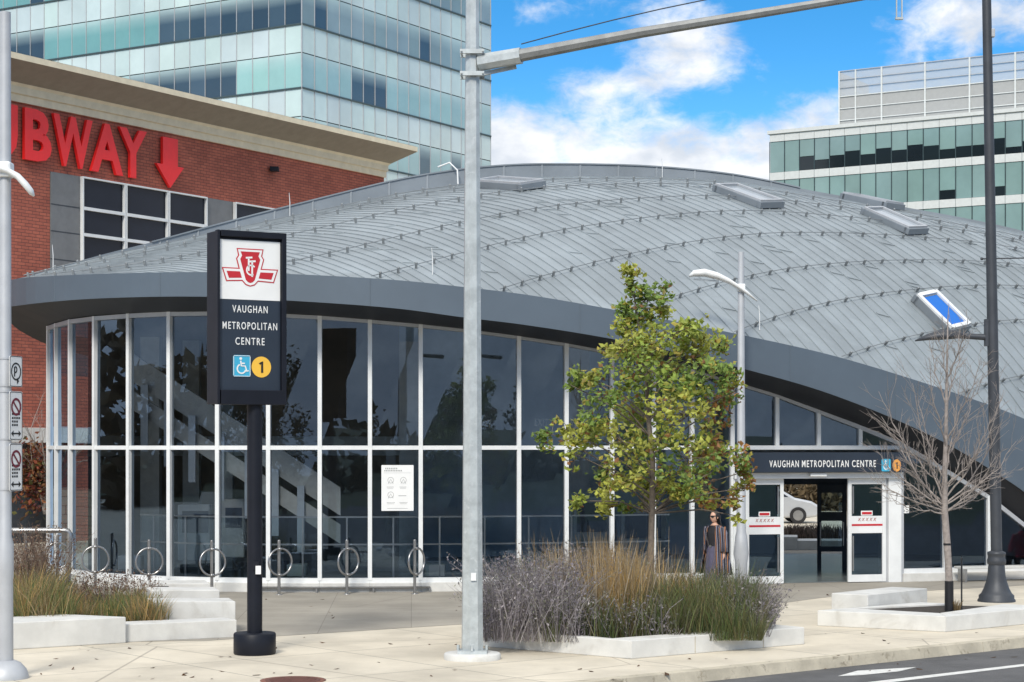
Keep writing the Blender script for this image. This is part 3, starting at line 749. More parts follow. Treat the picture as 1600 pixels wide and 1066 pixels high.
mb = MB(); ebox(mb, 1376, 1385, 0, zz(747.6), -.12, .06); ebox(mb, 1405, 1409, .0, ZT, -.1, .1); sp(mb, 'jamb_post', M['pole_grey'])
M['rust_red'] = mat('rust_red', (.36, .13, .12), .6, var=.1)
def leaf(xa, xb, handle_x, o):
    zt, zb = zz(748), .02; st = 5.5
    mb = MB()
    ebox(mb, xa, xa+st, zb, zt, o-.03, o+.03); ebox(mb, xb-st, xb, zb, zt, o-.03, o+.03)
    ebox(mb, xa+st, xb-st, zz(757), zt, o-.028, o+.028); ebox(mb, xa+st, xb-st, zz(834), zz(807), o-.028, o+.028); ebox(mb, xa+st, xb-st, zb, zz(899), o-.028, o+.028)
    d = sp(mb, 'sliding_door', M['white_metal'], .004)
    mg = MB(); ebox(mg, xa+st, xb-st, zz(807), zz(757), o-.006, o+.006); ebox(mg, xa+st, xb-st, zz(899), zz(834), o-.006, o+.006); mg.build('pane', M['glass_door'], d)
    ms_ = MB(); ebox(ms_, xa+st, xb-st, zz(822.5), zz(819.5), o+.03, o+.034); mid = (xa+xb)/2
    ebox(ms_, mid-7.6, mid+7.6, zz(804.6), zz(800.6), o+.012, o+.016); ms_.build('red_stripe', M['logo_red'], d)
    mw = MB(); ebox(mw, mid-9, mid+9, zz(806.2), zz(798.8), o+.007, o+.011)
    mw.build('sticker', M['white_sign'], d)
    for i in range(5):
        mk = MB(); cp = ept(mid-12+i*6, zz(812.5), o+.03)
        stroke(mk, [(-.03, -.03), (.0, .01), (.03, .035)], .011, cp, er, up, 1, 1, 0, .003); stroke(mk, [(-.02, .035), (.02, -.035)], .009, cp, er, up, 1, 1, .0032, .002); mk.build('pictogram', M['rust_red'], d)
    mh = MB(); ebox(mh, handle_x-.9, handle_x+.9, zz(893), zz(838), o+.03, o+.06); ebox(mh, handle_x-.9, handle_x+.9, zz(803), zz(760), o+.03, o+.06); mh.build('handle', M['stainless'], d)
leaf(1163, 1222.5, 1213, .05); leaf(1323, 1382, 1330, .05)
# dark inner door of the lobby
mb = MB()
def ibox(mb, px0, px1, py0, py1, d, t_=.06):
    a, b = P(px0, py1, d), P(px1, py0, d); mb.box((a+b)/2, (b.x-a.x, t_, b.z-a.z))
D2 = 46.5
ibox(mb, 1277, 1283, 757, 893, D2); ibox(mb, 1316, 1323, 757, 893, D2); ibox(mb, 1283, 1316, 757, 770, D2); ibox(mb, 1283, 1316, 800, 814, D2); ibox(mb, 1283, 1316, 854, 862, D2)
ibox(mb, 1140, 1420, 745, 757, D2+.1)
dd = sp(mb, 'inner_door', M['blk_int'])
mg = MB(); ibox(mg, 1283, 1316, 770, 800, D2, .012); ibox(mg, 1283, 1316, 814, 854, D2, .012); mg.build('pane', M['glass_door'], dd)
mh = MB(); ibox(mh, 1281, 1282.6, 816, 853, D2-.08, .04); ibox(mh, 1317, 1318.6, 816, 853, D2-.08, .04); mh.build('handle', M['stainless'], dd)
# plain exit lettering indoors and the notice on the glass
M['exit_red'] = mat('exit_red', (.20, .09, .09), .6, var=0)
for px, py, s_ in ((757, 662, 'EXIT'), (846, 660, 'EXIT')):
    mt = MB(); text_in(mt, s_, P(px, py, 40.9), Vector((1, 0, 0)), up, .28, .15, .02, .02); sp(mt, 'exit_lettering', M['int_panel'])
pc = gpt(621, 0, .02); pr = (gpt(640)-gpt(600)).normalized(); pn = Vector((pr.y, -pr.x, 0))
pcz = pc+up*zz(762.5, 621)
notice = thing('notice_board', 'white printed notice taped to the lower glass wall', 'notice', pcz)
def loc(v): return v-pcz
mb = MB(); flat(mb, rrect(.66, .94, .01), pn*.01, pr, up, 1, 1, 0, .012); mb.build('sheet', M['white_sign'], notice)
mb = MB()
def nb(x, y, w_, h_): flat(mb, [(x-w_/2, y-h_/2), (x+w_/2, y-h_/2), (x+w_/2, y+h_/2), (x-w_/2, y+h_/2)], pn*.024, pr, up, 1, 1, 0, .002)
for i in range(7): nb(-.24+i*.037, .40, .022, .03)
for i in range(11): nb(-.26+i*.034, .355, .022, .026)
for x in (-.14, .12):
    for y, n in ((.02, 6), (-.30, 7)):
        for i in range(n):
            nb(x-.07+i*.024, y, .015, .012); nb(x-.06+i*.02, y-.025, .012, .01)
nb(0, -.42, .42, .006); nb(.10, -.16, .16, .012); nb(0, .31, .56, .003)
mb.build('print', M['louvre'], notice)
mb = MB()
for x, y in ((-.14, .16), (.12, .16), (-.14, -.14)):
    for q in (circ(16, .06, .06),): stroke(mb, [(x+a*1, y+b*1) for a, b in q+q[:1]], .008, pn*.024, pr, up, 1, 1, 0, .002)
    stroke(mb, [(x-.05, y-.07), (x, y+.02), (x+.05, y-.07)], .01, pn*.024, pr, up, 1, 1, 0, .002)
mb.build('diagram', M['louvre'], notice)
# small plate on the glass right of the doors
mb = MB(); a = gpt(1413, zz(796, 1413), .03); mb.box(a, (.19, .01, .17), ez); pl_ = sp(mb, 'glass_sticker', M['white_sign'])
mb = MB()
for dx in (-.045, .045): stroke(mb, arc(0, .025, .028, 20, 300, 8)+arc(0, -.03, .028, 100, -180, 8), .012, a+er*dx+en*.006, er, up, 1, 1, 0, .002)
mb.build('sticker_mark', M['dark_metal'], pl_)

# ---------------------------------------------------------------- slanting grid of streets: the other buildings
TH = R(31.5); DA = Vector((math.sin(TH), math.cos(TH), 0)); DB = Vector((-math.cos(TH), math.sin(TH), 0))
# brick building with the red subway letters
br_ = thing('brick_building', 'red brick building with cream cornice and red rooftop lettering', 'building', (-4.98, 74.7, 0))
BO = Vector((-4.98, 74.7, 0)); NW = Vector((DA.y, -DA.x, 0))     # right end of the wall; outward normal towards the station
def bp(t_, z, off=0.): return -DA*t_+NW*off+up*z                  # local to the brick building: t metres from the right end
def tof(px):                                                       # image column -> metres from the right end
    k = (px-800)/FP; a = BO; return (a.x-k*a.y)/(DA.x-k*DA.y)
def zof(px, py): q = BO-DA*tof(px); return H+(HY-py)/FP*q.y
LEN = 34.
mb = MB()
def wallq(mb, t0, t1, z0, z1, off=0.): mb.face([bp(t1, z0, off), bp(t0, z0, off), bp(t0, z1, off), bp(t1, z1, off)], [(-t1, z0), (-t0, z0), (-t0, z1), (-t1, z1)])
wx0, wx1 = tof(78), tof(600)*0+2.0
ZW0, ZW1 = 5.2, zof(125, 276)
ZC = zof(300, 216)                                                  # top of brick
wallq(mb, 0, LEN, ZW1, ZC); wallq(mb, 0, 1.6, 0, ZW1); wallq(mb, tof(78), LEN, 3.55, ZW1); wallq(mb, 1.6, tof(78), 0, ZW0)
mb.face([bp(0, 0), bp(0, 0)-NW*20, bp(0, ZC)-NW*20, bp(0, ZC)], [(0, 0), (20, 0), (20, ZC), (0, ZC)])
mb.build('wall', M['brick'], br_)
mb = MB(); wallq(mb, 22, LEN, -.1, 1.75, .45); mb.prism([bp(22, 1.75), bp(LEN, 1.75), bp(LEN, 1.75, .45), bp(22, 1.75, .45)], (0, 0, .06)); mb.build('block_base', M['block'], br_)
mb = MB(); mb.prism([bp(tof(160), 3.1, -.1), bp(LEN, 3.1, -.1), bp(LEN, 3.1, .2), bp(tof(160), 3.1, .2)], (0, 0, .46)); mb.build('white_band', M['concrete_white'], br_)
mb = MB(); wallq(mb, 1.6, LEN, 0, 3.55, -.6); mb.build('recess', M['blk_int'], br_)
# cornice: cream band, slope, lip
prof = [(0, ZC), (.08, ZC), (.08, ZC+.24), (.15, ZC+.24), (.15, ZC+.46), (.24, ZC+.54), (1.15, ZC+1.0), (1.15, ZC+1.18), (-.3, ZC+1.22), (-.3, ZC)]
def corn(idx, m, name):
    mb = MB()
    for i in idx:
        (o0, z0), (o1, z1) = prof[i], prof[i+1]
        mb.face([bp(-o0*.55, z0, o0), bp(LEN, z0, o0), bp(LEN, z1, o1), bp(-o1*.55, z1, o1)][::-1])
        mb.face([bp(-o0*.55, z0, o0), bp(-o1*.55, z1, o1), bp(-o1*.55, z1, -20), bp(-o0*.55, z0, -20)][::-1])
    mb.build(name, m, br_)
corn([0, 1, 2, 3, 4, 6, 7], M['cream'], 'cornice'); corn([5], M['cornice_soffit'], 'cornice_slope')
mb = MB(); mb.face([bp(-.6, ZC+1.2, 1.1), bp(LEN, ZC+1.2, 1.1), bp(LEN, ZC+1.2, -20), bp(-.6, ZC+1.2, -20)]); mb.build('roof', M['louvre'], br_)
# window strip
gl_ = []
def zrow(k): return ZW1-.12-k*1.02
M['grey_panel'] = mat('grey_panel', (.17, .175, .18), .5, var=.1)
M['dark_window'] = mat('dark_window', (.012, .016, .028), .08, var=.2, vscale=.4, spec=.22)
def panel(mb, xa, xb, z0, z1, off=.03): 
    t1, t0 = tof(xa), tof(xb); mb.prism([bp(t1, z0, off), bp(t0, z0, off), bp(t0, z1, off), bp(t1, z1, off)], -NW*.05)
zt_ = ZW1
rows = [ZW1, ZW1-1.0, ZW1-1.83, ZW1-2.7, ZW1-3.6, ZW1-4.4]
for xa, xb in ((79, 124.5), (321, 363)):
    gpan = MB()
    for k in range(4): panel(gpan, xa, xb-.6, rows[k+1]+.0, rows[k]-.0, .02)
    gpan.build('grey_cladding', M['grey_panel'], br_)
    gj = MB()
    for k in range(1, 4): panel(gj, xa, xb-.6, rows[k]-.02, rows[k]+.02, .024)
    gj.build('cladding_joint', M['blk_int'], br_)
gpan = MB(); panel(gpan, 430, 560, ZW0, ZW1, .02); gpan.build('grey_cladding', M['grey_panel'], br_)
mb = MB(); wallq(mb, 1.6, tof(78), ZW0, ZW1, -.06); mb.build('window_backing', M['blk_int'], br_)
def win(xa, xb, k):
    z0, z1 = rows[k+1], rows[k]; fr = MB(); s_ = .05
    t1, t0 = tof(xa), tof(xb)
    fr.beam(bp(t1, z1-s_/2, .06), bp(t0, z1-s_/2, .06), .14, s_); fr.beam(bp(t1, z0+s_/2, .06), bp(t0, z0+s_/2, .06), .14, s_)
    fr.beam(bp(t1-s_/2, z0+s_, .06), bp(t1-s_/2, z1-s_, .06), s_, .138, NW); fr.beam(bp(t0+s_/2, z0+s_, .06), bp(t0+s_/2, z1-s_, .06), s_, .138, NW)
    f = fr.build('window', M['white_metal'], br_)
    g = MB(); q = [bp(t1, z0, .03), bp(t0, z0, .03), bp(t0, z1, .03), bp(t1, z1, .03)]; g.face(q); g.build('pane', M['dark_window'], f)
for xa, xb in ((125, 192), (193, 259), (260, 320), (364, 430)):
    for k in range(4): win(xa, xb, k)
# letters
lh = (zof(100, 178)-zof(100, 262)); zb_ = zof(60, 258)
sL = MB()
def tcen(px0, px1): return (tof(px0)+tof(px1))/2
S_base = zof(185, 275); 
for ch, xa, xb in (('S', -66, -28), ('U', -18, 26), ('B', 37, 79), ('W', 82, 143), ('A', 141, 191), ('Y', 185, 228)):
    t1, t0 = tof(xa-4), tof(xb-4)
    text_in(sL, ch, bp((t1+t0)/2, S_base+.78, .05), DA, up, t1-t0, 1.58, .11, .03)
sL.build('lettering', M['red_sign'], br_)
aw = MB(); t1, t0 = tof(239), tof(282); wA = t1-t0; cA = bp((t1+t0)/2, S_base+.70, .05)
flat(aw, [(-.27, 1), (.27, 1), (.27, -.1), (.5, -.1), (0, -1), (-.5, -.1), (-.27, -.1)], cA, DA, up, wA, .83, 0, .11); aw.build('arrow_sign', M['red_sign'], br_)
mb = MB(); mb.box(bp(tof(424), zof(424, 265), .15), (.3, .3, .16), 0); mb.build('security_camera', M['dark_metal'], br_)

# glass tower behind
TO = Vector((-13.8, 126, 0))
tw = thing('glass_tower', 'tall pale green glass office tower behind the brick building', 'tower', TO)
FL = 100/FP*126; z_w0 = H+(HY-137)/FP*126                              # floor pitch and a window-sill height at the near corner
NR = Vector((DA.y, -DA.x, 0)); NL = Vector((-DB.y, DB.x, 0))
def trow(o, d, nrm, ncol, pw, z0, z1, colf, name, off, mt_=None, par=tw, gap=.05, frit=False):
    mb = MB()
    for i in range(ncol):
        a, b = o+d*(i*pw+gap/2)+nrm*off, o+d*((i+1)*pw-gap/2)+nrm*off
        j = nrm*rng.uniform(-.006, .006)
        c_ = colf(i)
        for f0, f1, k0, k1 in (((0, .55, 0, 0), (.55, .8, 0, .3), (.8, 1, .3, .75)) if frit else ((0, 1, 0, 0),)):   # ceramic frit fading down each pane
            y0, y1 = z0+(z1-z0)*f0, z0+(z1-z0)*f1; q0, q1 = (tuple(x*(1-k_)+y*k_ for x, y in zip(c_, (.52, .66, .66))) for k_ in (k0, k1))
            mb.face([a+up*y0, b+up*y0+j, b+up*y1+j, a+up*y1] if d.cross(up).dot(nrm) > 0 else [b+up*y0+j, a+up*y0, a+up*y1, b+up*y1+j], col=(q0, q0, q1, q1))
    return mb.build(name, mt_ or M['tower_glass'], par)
def jitter(c, k=.05):
    g_ = 1+rng.uniform(-k, k); return tuple(max(0, x*g_*(1+rng.uniform(-.02, .02))) for x in c)
O0 = Vector((0, 0, 0))
for fl in range(-6, 5):
    zs = z_w0+fl*FL
    def wcol(i, fl=fl, left=False):
        r_ = rng.random(); dark = (.05, .075, .095)
        if left:
            if fl >= 1: return jitter(dark, .3) if i < 9 else ((.17, .36, .36) if r_ < .6 else jitter(dark, .3))
            return jitter((.30, .52, .50), .08) if i < 4 else (jitter(dark, .3) if i < 11 else jitter((.26, .50, .50), .1))
        if fl >= 1: return jitter((.24, .32, .34), .12) if r_ < .85 else jitter(dark)
        if fl == 0: return jitter(dark, .3) if i in (4, 5, 6) else jitter((.30, .47, .49), .08)
        return jitter((.31, .47, .49), .08) if r_ < .75 else jitter((.06, .11, .14), .2)
    for d, n_, nc, pw, left in ((DA, NR, 17, 1.37, False), (DB, NL, 24, 1.37, True)):
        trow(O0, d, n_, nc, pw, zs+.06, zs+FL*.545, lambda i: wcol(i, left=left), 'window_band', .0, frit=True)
        trow(O0, d, n_, nc, pw, zs+FL*.56, zs+FL, lambda i: jitter((.55, .66, .66), .07), 'spandrel_band', .0)
mb = MB()
for d, n_, ln in ((DA, NR, 17*1.37), (DB, NL, 24*1.37)):
    z0, z1 = z_w0-6*FL, z_w0+5*FL
    mb.face([O0-n_*.08+up*z0, d*ln-n_*.08+up*z0, d*ln-n_*.08+up*z1, O0-n_*.08+up*z1])
mb.face([DA*23.3+up*z0, DA*23.3+DB*30+up*z0, DA*23.3+DB*30+up*z1, DA*23.3+up*z1])
mb.build('core_wall', M['mullion_dark'], tw)
mb = MB()
for fl in range(-6, 5):
    for d, n_, ln in ((DA, NR, 17*1.37), (DB, NL, 24*1.37)):
        z = z_w0+fl*FL; mb.beam(O0+n_*.03+up*z, d*ln+n_*.03+up*z, .12, .10)
mb.build('sill_line', M['mullion_dark'], tw)
mb = MB()
for d, n_, nc in ((DA, NR, 17), (DB, NL, 24)):
    for i in range(nc+1): mb.beam(d*(i*1.37)+n_*.02+up*z0, d*(i*1.37)+n_*.02+up*z1, .045, .04, n_)
mb.build('mullion', M['pole_grey'], tw)

# long office block at right
OO = Vector((28.2, 210, 0)); OD = Vector((math.cos(TH), -math.sin(TH), 0)); ON = Vector((-math.sin(TH), -math.cos(TH), 0))
ob = thing('office_block', 'long white and teal office block with rooftop plant screen', 'building', OO)
OL, PW = 48., 1.74; FH = 4.22
zr = H+(HY-205)/FP*210
NC = int(OL/PW)
for k in range(7):
    z1 = zr-1.25-k*FH; z0 = z1-3.32
    mb = MB()
    for i in range(NC):
        a, b = OD*(i*PW+.06), OD*((i+1)*PW-.06)
        blind = rng.choice([.52, .5, .3, .35, .35, .45, .2, .4]) if k == 0 and i > 1 else (0 if rng.random() < .88 else rng.uniform(.2, .4))
        zm = z0+(z1-z0)*blind; cb = jitter((.22, .335, .335), .06)
        mb.face([a+up*zm, b+up*zm, b+up*z1, a+up*z1], col=cb)
        if blind: mb.face([a+up*z0, b+up*z0, b+up*(zm-.05), a+up*(zm-.05)], col=jitter((.012, .018, .022), .3))
    mb.build('window_band', M['office_glass'], ob)
    mb = MB()
    for i in range(NC):
        a, b = OD*(i*PW+.02)+ON*.08, OD*((i+1)*PW-.02)+ON*.08
        mb.prism([a+up*(z1+.03), b+up*(z1+.03), b+up*(z1+.87), a+up*(z1+.87)], -ON*.1)
    mb.build('white_spandrel', M['panel_white'], ob)
mb = MB()
for i in range(NC+1): mb.beam(OD*(i*PW)+ON*.03+up*4, OD*(i*PW)+ON*.03+up*(zr-1.2), .07, .07, ON)
mb.build('mullion', M['mullion_dark'], ob)
mb = MB(); mb.prism([ON*-.15+up*2, OD*OL-ON*.15+up*2, OD*OL-ON*.15+up*(zr-.9), -ON*.15+up*(zr-.9)], -ON*18); mb.build('core_wall', M['mullion_dark'], ob)
mb = MB(); mb.prism([ON*.25-OD*.2+up*(zr-.38), OD*OL+ON*.25+up*(zr-.38), OD*OL-ON*18+up*(zr-.38), -ON*18-OD*.2+up*(zr-.38)], up*.38); mb.build('roof', M['panel_white'], ob)
# rooftop plant screen
s0 = OD*5.8-ON*5.5
def pscr(z0, z1, m, name, t_=.1):
    mb = MB(); mb.prism([s0+up*z0, s0+OD*40+up*z0, s0+OD*40+up*z1, s0+up*z1], -ON*t_); mb.prism([s0+up*z0-ON*.2, s0-ON*9+up*z0, s0-ON*9+up*z1, s0+up*z1-ON*.2], OD*t_); mb.build(name, m, ob)
M['haze_screen'] = None
def screenmat():
    m = bpy.data.materials.new('open_screen'); m.use_nodes = True; t = NT(m.node_tree); b = m.node_tree.nodes['Principled BSDF']
    b.inputs['Base Color'].default_value = (.55, .57, .58, 1); tr = t.n('ShaderNodeBsdfTransparent'); mx = t.n('ShaderNodeMixShader'); mx.inputs[0].default_value = .5
    t.put(mx.inputs[1], tr.outputs[0]); t.put(mx.inputs[2], b.outputs[0]); t.put(m.node_tree.nodes['Material Output'].inputs[0], mx.outputs[0]); return m
zs0 = zr+.1; pscr(zs0, zs0+3.9, M['louvre'], 'louvre_screen'); pscr(zs0+3.95, zs0+6.7, screenmat(), 'mesh_screen', .06)
mb = MB()
for i in range(0, 9): mb.beam(s0+OD*(.1+i*4.9)+ON*.1+up*(zs0), s0+OD*(.1+i*4.9)+ON*.1+up*(zs0+6.75), .16, .16, ON)
mb.beam(s0+OD*2+ON*.1+up*zs0, s0+OD*2+ON*.1+up*(zs0+6.75), .14, .14, ON)
for z in (1.3, 2.6, 3.92): mb.beam(s0+ON*.08+up*(zs0+z), s0+OD*40+ON*.08+up*(zs0+z), .08, .09)
mb.build('screen_frame', M['panel_white'], ob)
mb = MB()
for z in (4.9, 5.8, 6.72): mb.beam(s0+ON*.08+up*(zs0+z), s0+OD*40+ON*.08+up*(zs0+z), .1, .08)
mb.build('screen_rail', M['pole_grey'], ob)
# ---------------------------------------------------------------- station name pylon
pb = G(398, 1022); pd = pb.y
py_ = thing('station_pylon', 'tall black station pylon with lit name panel and red winged emblem', 'sign', pb)
mb = MB(); mb.lathe([(.29, 0), (.305, .02), (.305, .29), (.29, .31), (.12, .312)], (0, 0, 0), 32); mb.build('base', M['dark_metal'], py_)
mb = MB(); mb.tube([(0, 0, .3), (0, 0, 3.6)], .110, 20); mb.box((.03, -.115, 1.28), (.08, .05, .12)); mb.build('post', M['dark_metal'], py_)
mb = MB(); mb.box((.07, -.135, 1.22), (.075, .03, .12)); mb.build('access_tag', M['white_sign'], py_)
th = R(30); pr_ = Vector((math.cos(th), math.sin(th), 0)); pn_ = Vector((math.sin(th), -math.cos(th), 0))
zt = H+(HY-364)/FP*pd; zb = H+(HY-633)/FP*pd
bw_, bd_ = 1.06, .46; bc = Vector((-.12, 0, (zt+zb)/2))
mb = MB()
# open frame with a recessed panel
mb.box(bc-pn_*.03, (bw_-.02, bd_-.08, zt-zb-.02), th)
for x, z, sx, sz in ((-bw_/2+.02, 0, .04, zt-zb), (bw_/2-.035, 0, .07, zt-zb), (0, (zt-zb)/2-.045, bw_-.112, .09), (0, -(zt-zb)/2+.105, bw_-.112, .21)):
    mb.box(bc+pr_*x+up*z+pn_*(bd_/2-.05), (sx, .10, sz), th)
mb.build('sign_box', M['dark_metal'], py_, .008)
fc = bc+pn_*(bd_/2-.07); hh = zt-zb; pw_ = bw_-.12; px_ = pr_*-.015
mb = MB(); mb.box(fc+px_+up*(-.07+.085-.0), (pw_, .02, hh-.31), th); sp_ = mb.build('name_panel', M['navy'], py_)
fz = fc+px_+pn_*.0115
def fpz(py): return zt+(364-py)/FP*pd+0
wtop, wbot = fpz(378), fpz(470)
mb = MB(); mb.box(Vector((fz.x, fz.y, (wtop+wbot)/2)), (pw_-.01, .008, wtop-wbot), th); mb.build('emblem_panel', M['white_sign'], sp_)
def fpt(u_, py): v = fz+pr_*(u_*pw_); v.z = fpz(py); return v
ec = fpt(0, 419)+pn_*.005
K = pw_/300.
outer = [(0, 82), (66, 82), (59, 50), (69, 36), (57, -6), (138, -6), (117, -68), (40, -64), (22, -82), (0, -88)]
def sym(h): return [(x, y) for x, y in h]+[(-x, y) for x, y in reversed(h) if x > 0]
mb = MB(); flat(mb, sym(outer), ec, pr_, up, K, K*1.02, 0, .003); mb.build('emblem_outline', M['logo_red'], sp_)
mb = MB(); flat(mb, sym([(0, 77), (60, 77), (53, 50), (63, 35), (50, -11), (131, -11), (113, -63), (38, -59), (20, -77), (0, -83)]), ec, pr_, up, K, K*1.02, .0032, .002); mb.build('emblem_border', M['white_sign'], sp_)
mb = MB(); z_ = .0056
flat(mb, sym([(0, 68), (47, 68), (40, 50), (49, 34), (22, -58), (12, -68), (0, -72)]), ec, pr_, up, K, K*1.02, z_, .002)
for s_ in (-1, 1):
    q = [(50*s_, -22), (115*s_, -22), (104*s_, -53), (41*s_, -50)]
    flat(mb, q if s_ > 0 else q[::-1], ec, pr_, up, K, K*1.02, z_, .002)
mb.build('emblem', M['logo_red'], sp_)
mb = MB()
for pts, w_ in (([(-22, 40), (10, 43)], 8), ([(-8, 40), (-8, -18)], 8), ([(-4, 24), (26, 27)], 8), ([(9, 26), (9, -44)], 8), (arc(4, -14, 22, 40, 300, 12), 7)): stroke(mb, pts, w_, ec, pr_, up, K, K*1.02, .008, .002)
mb.build('monogram', M['white_sign'], sp_)
for s_, py, w_ in (('VAUGHAN', 484.5, .575), ('METROPOLITAN', 510.5, .89), ('CENTRE', 534.5, .475)):
    mb = MB(); text_in(mb, s_, fpt(0, py), pr_, up, w_*pw_, .105, .006, .004); mb.build('lettering', M['white_sign'], sp_)
access_icon(fpt(-.135, 573), pr_, up, .31, sp_); line_icon(fpt(.185, 574), pr_, up, .30, sp_)

# ---------------------------------------------------------------- traffic signal pole with mast arm
tb = G(738, 1030); td = tb.y
tp = thing('traffic_signal_pole', 'tall galvanised eight-sided pole with long mast arm over the road', 'pole', tb)
mb = MB(); mb.lathe([(.40, 0), (.40, .075), (.385, .09), (.2, .09)], (0, 0, 0), 28); mb.build('plinth', M['concrete_white'], tp)
mb = MB(); mb.lathe([(.29, .09), (.29, .13), (.18, .135)], (0, 0, 0), 4, sm=False, ph=R(45))
for k in range(4): a = R(90*k); mb.tube([(.2*math.cos(a), .2*math.sin(a), .13), (.2*math.cos(a), .2*math.sin(a), .20)], .022, 6)
mb.build('base_plate', M['galv'], tp)
hz = lambda py, d=td: H+(HY-py)/FP*d
mb = MB(); mb.lathe([(.158, .13), (.152, .6), (.083, hz(0)+2.3)], (0, 0, 0), 8, sm=False, ph=R(22.5+9)); mb.build('shaft', M['galv'], tp)
mb = MB(); mb.box((.02, -.158, 1.17), (.075, .015, .11), R(9)); mb.build('hand_hole_cover', M['white_metal'], tp)
za = hz(99); e1 = P(1340, -4, 25.4)-tb; a0 = Vector((.10, -.03, za)); e2 = a0+(e1-a0)*1.75+Vector((0, 0, .04))
a1 = a0+(e1-a0).normalized()*.62
mb = MB(); mb.tube([a0, a1], [.12, .115], 8, sm=False, ph=R(22)); mb.build('arm_sleeve', M['galv'], tp)
mb = MB(); mb.tube([a1-Vector((.02, 0, 0)), a0.lerp(e1, .45)+up*.03, e1, e2], [.092, .074, .055, .04], 8, sm=False); mb.build('mast_arm', M['arm_grey'], tp)
mb = MB(); 
for z in (.14, -.17):
    mb.box((.0, -.14, za+z), (.34, .05, .06)); mb.box((.0, .14, za+z), (.34, .05, .06)); mb.tube([(-.15, -.2, za+z), (-.15, .22, za+z)], .014, 6); mb.tube([(.15, -.2, za+z), (.15, .22, za+z)], .014, 6)
mb.beam((.1, 0, za-.16), (.62, -.05, za-.06), .05, .05); mb.build('arm_bracket', M['galv'], tp)
mb = MB(); cpts = []
for i in range(14):
    u_ = i/13; p = a1.lerp(e2, u_); cpts.append(p+up*(.16+.20*math.sin(math.pi*min(1, u_*1.25))*(1-.6*u_)))
mb.tube(cpts, .009, 5); mb.build('span_wire', M['lamp_dark'], tp)
mb = MB(); hp = P(1405, 0, 25.2)-tb
for dx in (-.035, .035): mb.box((hp.x+dx, hp.y, hp.z+.16), (.014, .03, .8))
mb.box((hp.x, hp.y, hp.z-.245), (.10, .05, .03)); mb.box((hp.x-.33, hp.y, hp.z+.045), (.18, .06, .08)); mb.build('signal_hanger', M['galv'], tp)

# ---------------------------------------------------------------- slender street lights with crescent heads
def crescent(c, d, L, parent, m, wd=.24):
    """crescent lamp head: c = middle, d = horizontal direction of its long axis"""
    mb = MB(); d = d.normalized(); s_ = Vector((-d.y, d.x, 0)); N = 14
    V = []; F = []
    for i in range(N+1):
        u_ = -1+2*i/N; p = c+d*(u_*L/2)+up*(.30*L*(.25-(u_+.15)**2*.42)); w_ = wd*max(.10, (1-abs(u_+.1)**2.4))*(.75 if u_ > .2 else 1); h_ = .11*max(.12, 1-abs(u_)**2)
        for k in range(8):
            a = 2*math.pi*k/8; V.append(p+s_*(w_/2*math.cos(a))+up*(h_/2*math.sin(a)))
    for i in range(N):
        for k in range(8): F.append((i*8+k, i*8+(k+1) % 8, (i+1)*8+(k+1) % 8, (i+1)*8+k))
    F += [tuple(range(8))[::-1], tuple(range(N*8, N*8+8))]
    mb.mesh(V, F, sm=True); h = mb.build('lamp_head', m, parent)
    ml_ = MB(); q = c-d*(L*.24)+up*(.012); ml_.box(q, (L*.34, wd*.55, .02), math.atan2(d.y, d.x)); ml_.build('lens', M['white_sign'], h)
    return h
lb = G(8, 1060)
ll = thing('street_light', 'pale grey street light carrying three parking signs at the left edge', 'street light', lb)
mb = MB(); mb.lathe([(.30, 0), (.30, .03), (.27, .12), (.20, .20), (.12, .235)], (0, 0, 0), 28); mb.build('base_cover', M['pole_grey'], ll)
zc = lambda py: H+(HY-py)/FP*lb.y
mb = MB(); mb.lathe([(.108, .2), (.104, zc(905)), (.112, zc(900)), (.112, zc(850)), (.086, zc(838)), (.074, 8.6)], (0, 0, 0), 12); 
for z_ in (560, 603, 612, 686, 765): mb.lathe([(.092, zc(z_)-.012), (.092, zc(z_)+.012)], (0, 0, 0), 12)
mb.build('shaft', M['pole_grey'], ll)
mb = MB(); V = []; F = []; cp_ = [(-60, 252), (-30, 256), (0, 264), (14, 268), (28, 276), (41, 290), (49, 300), (53, 306)]
for (px, py), r_ in zip(cp_, (.13, .11, .07, .055, .06, .065, .06, .02)):
    p = P(px, py, lb.y-.1)-lb
    for k in range(8): a = 2*math.pi*k/8; V.append(p+Vector((.35*r_*math.sin(a), 1.6*r_*math.cos(a), .62*r_*math.sin(a))))
for i in range(len(cp_)-1):
    for k in range(8): F.append((i*8+k, (i+1)*8+k, (i+1)*8+(k+1) % 8, i*8+(k+1) % 8))
F += [tuple(range(8)), tuple(range(len(cp_)*8-8, len(cp_)*8))[::-1]]
mb.mesh(V, F, sm=True); mb.build('lamp_head', M['white_metal'], ll)
mb = MB(); mb.box((0, -.02, zc(266)), (.2, .22, .2)); mb.build('head_clamp', M['white_metal'], ll, .03)
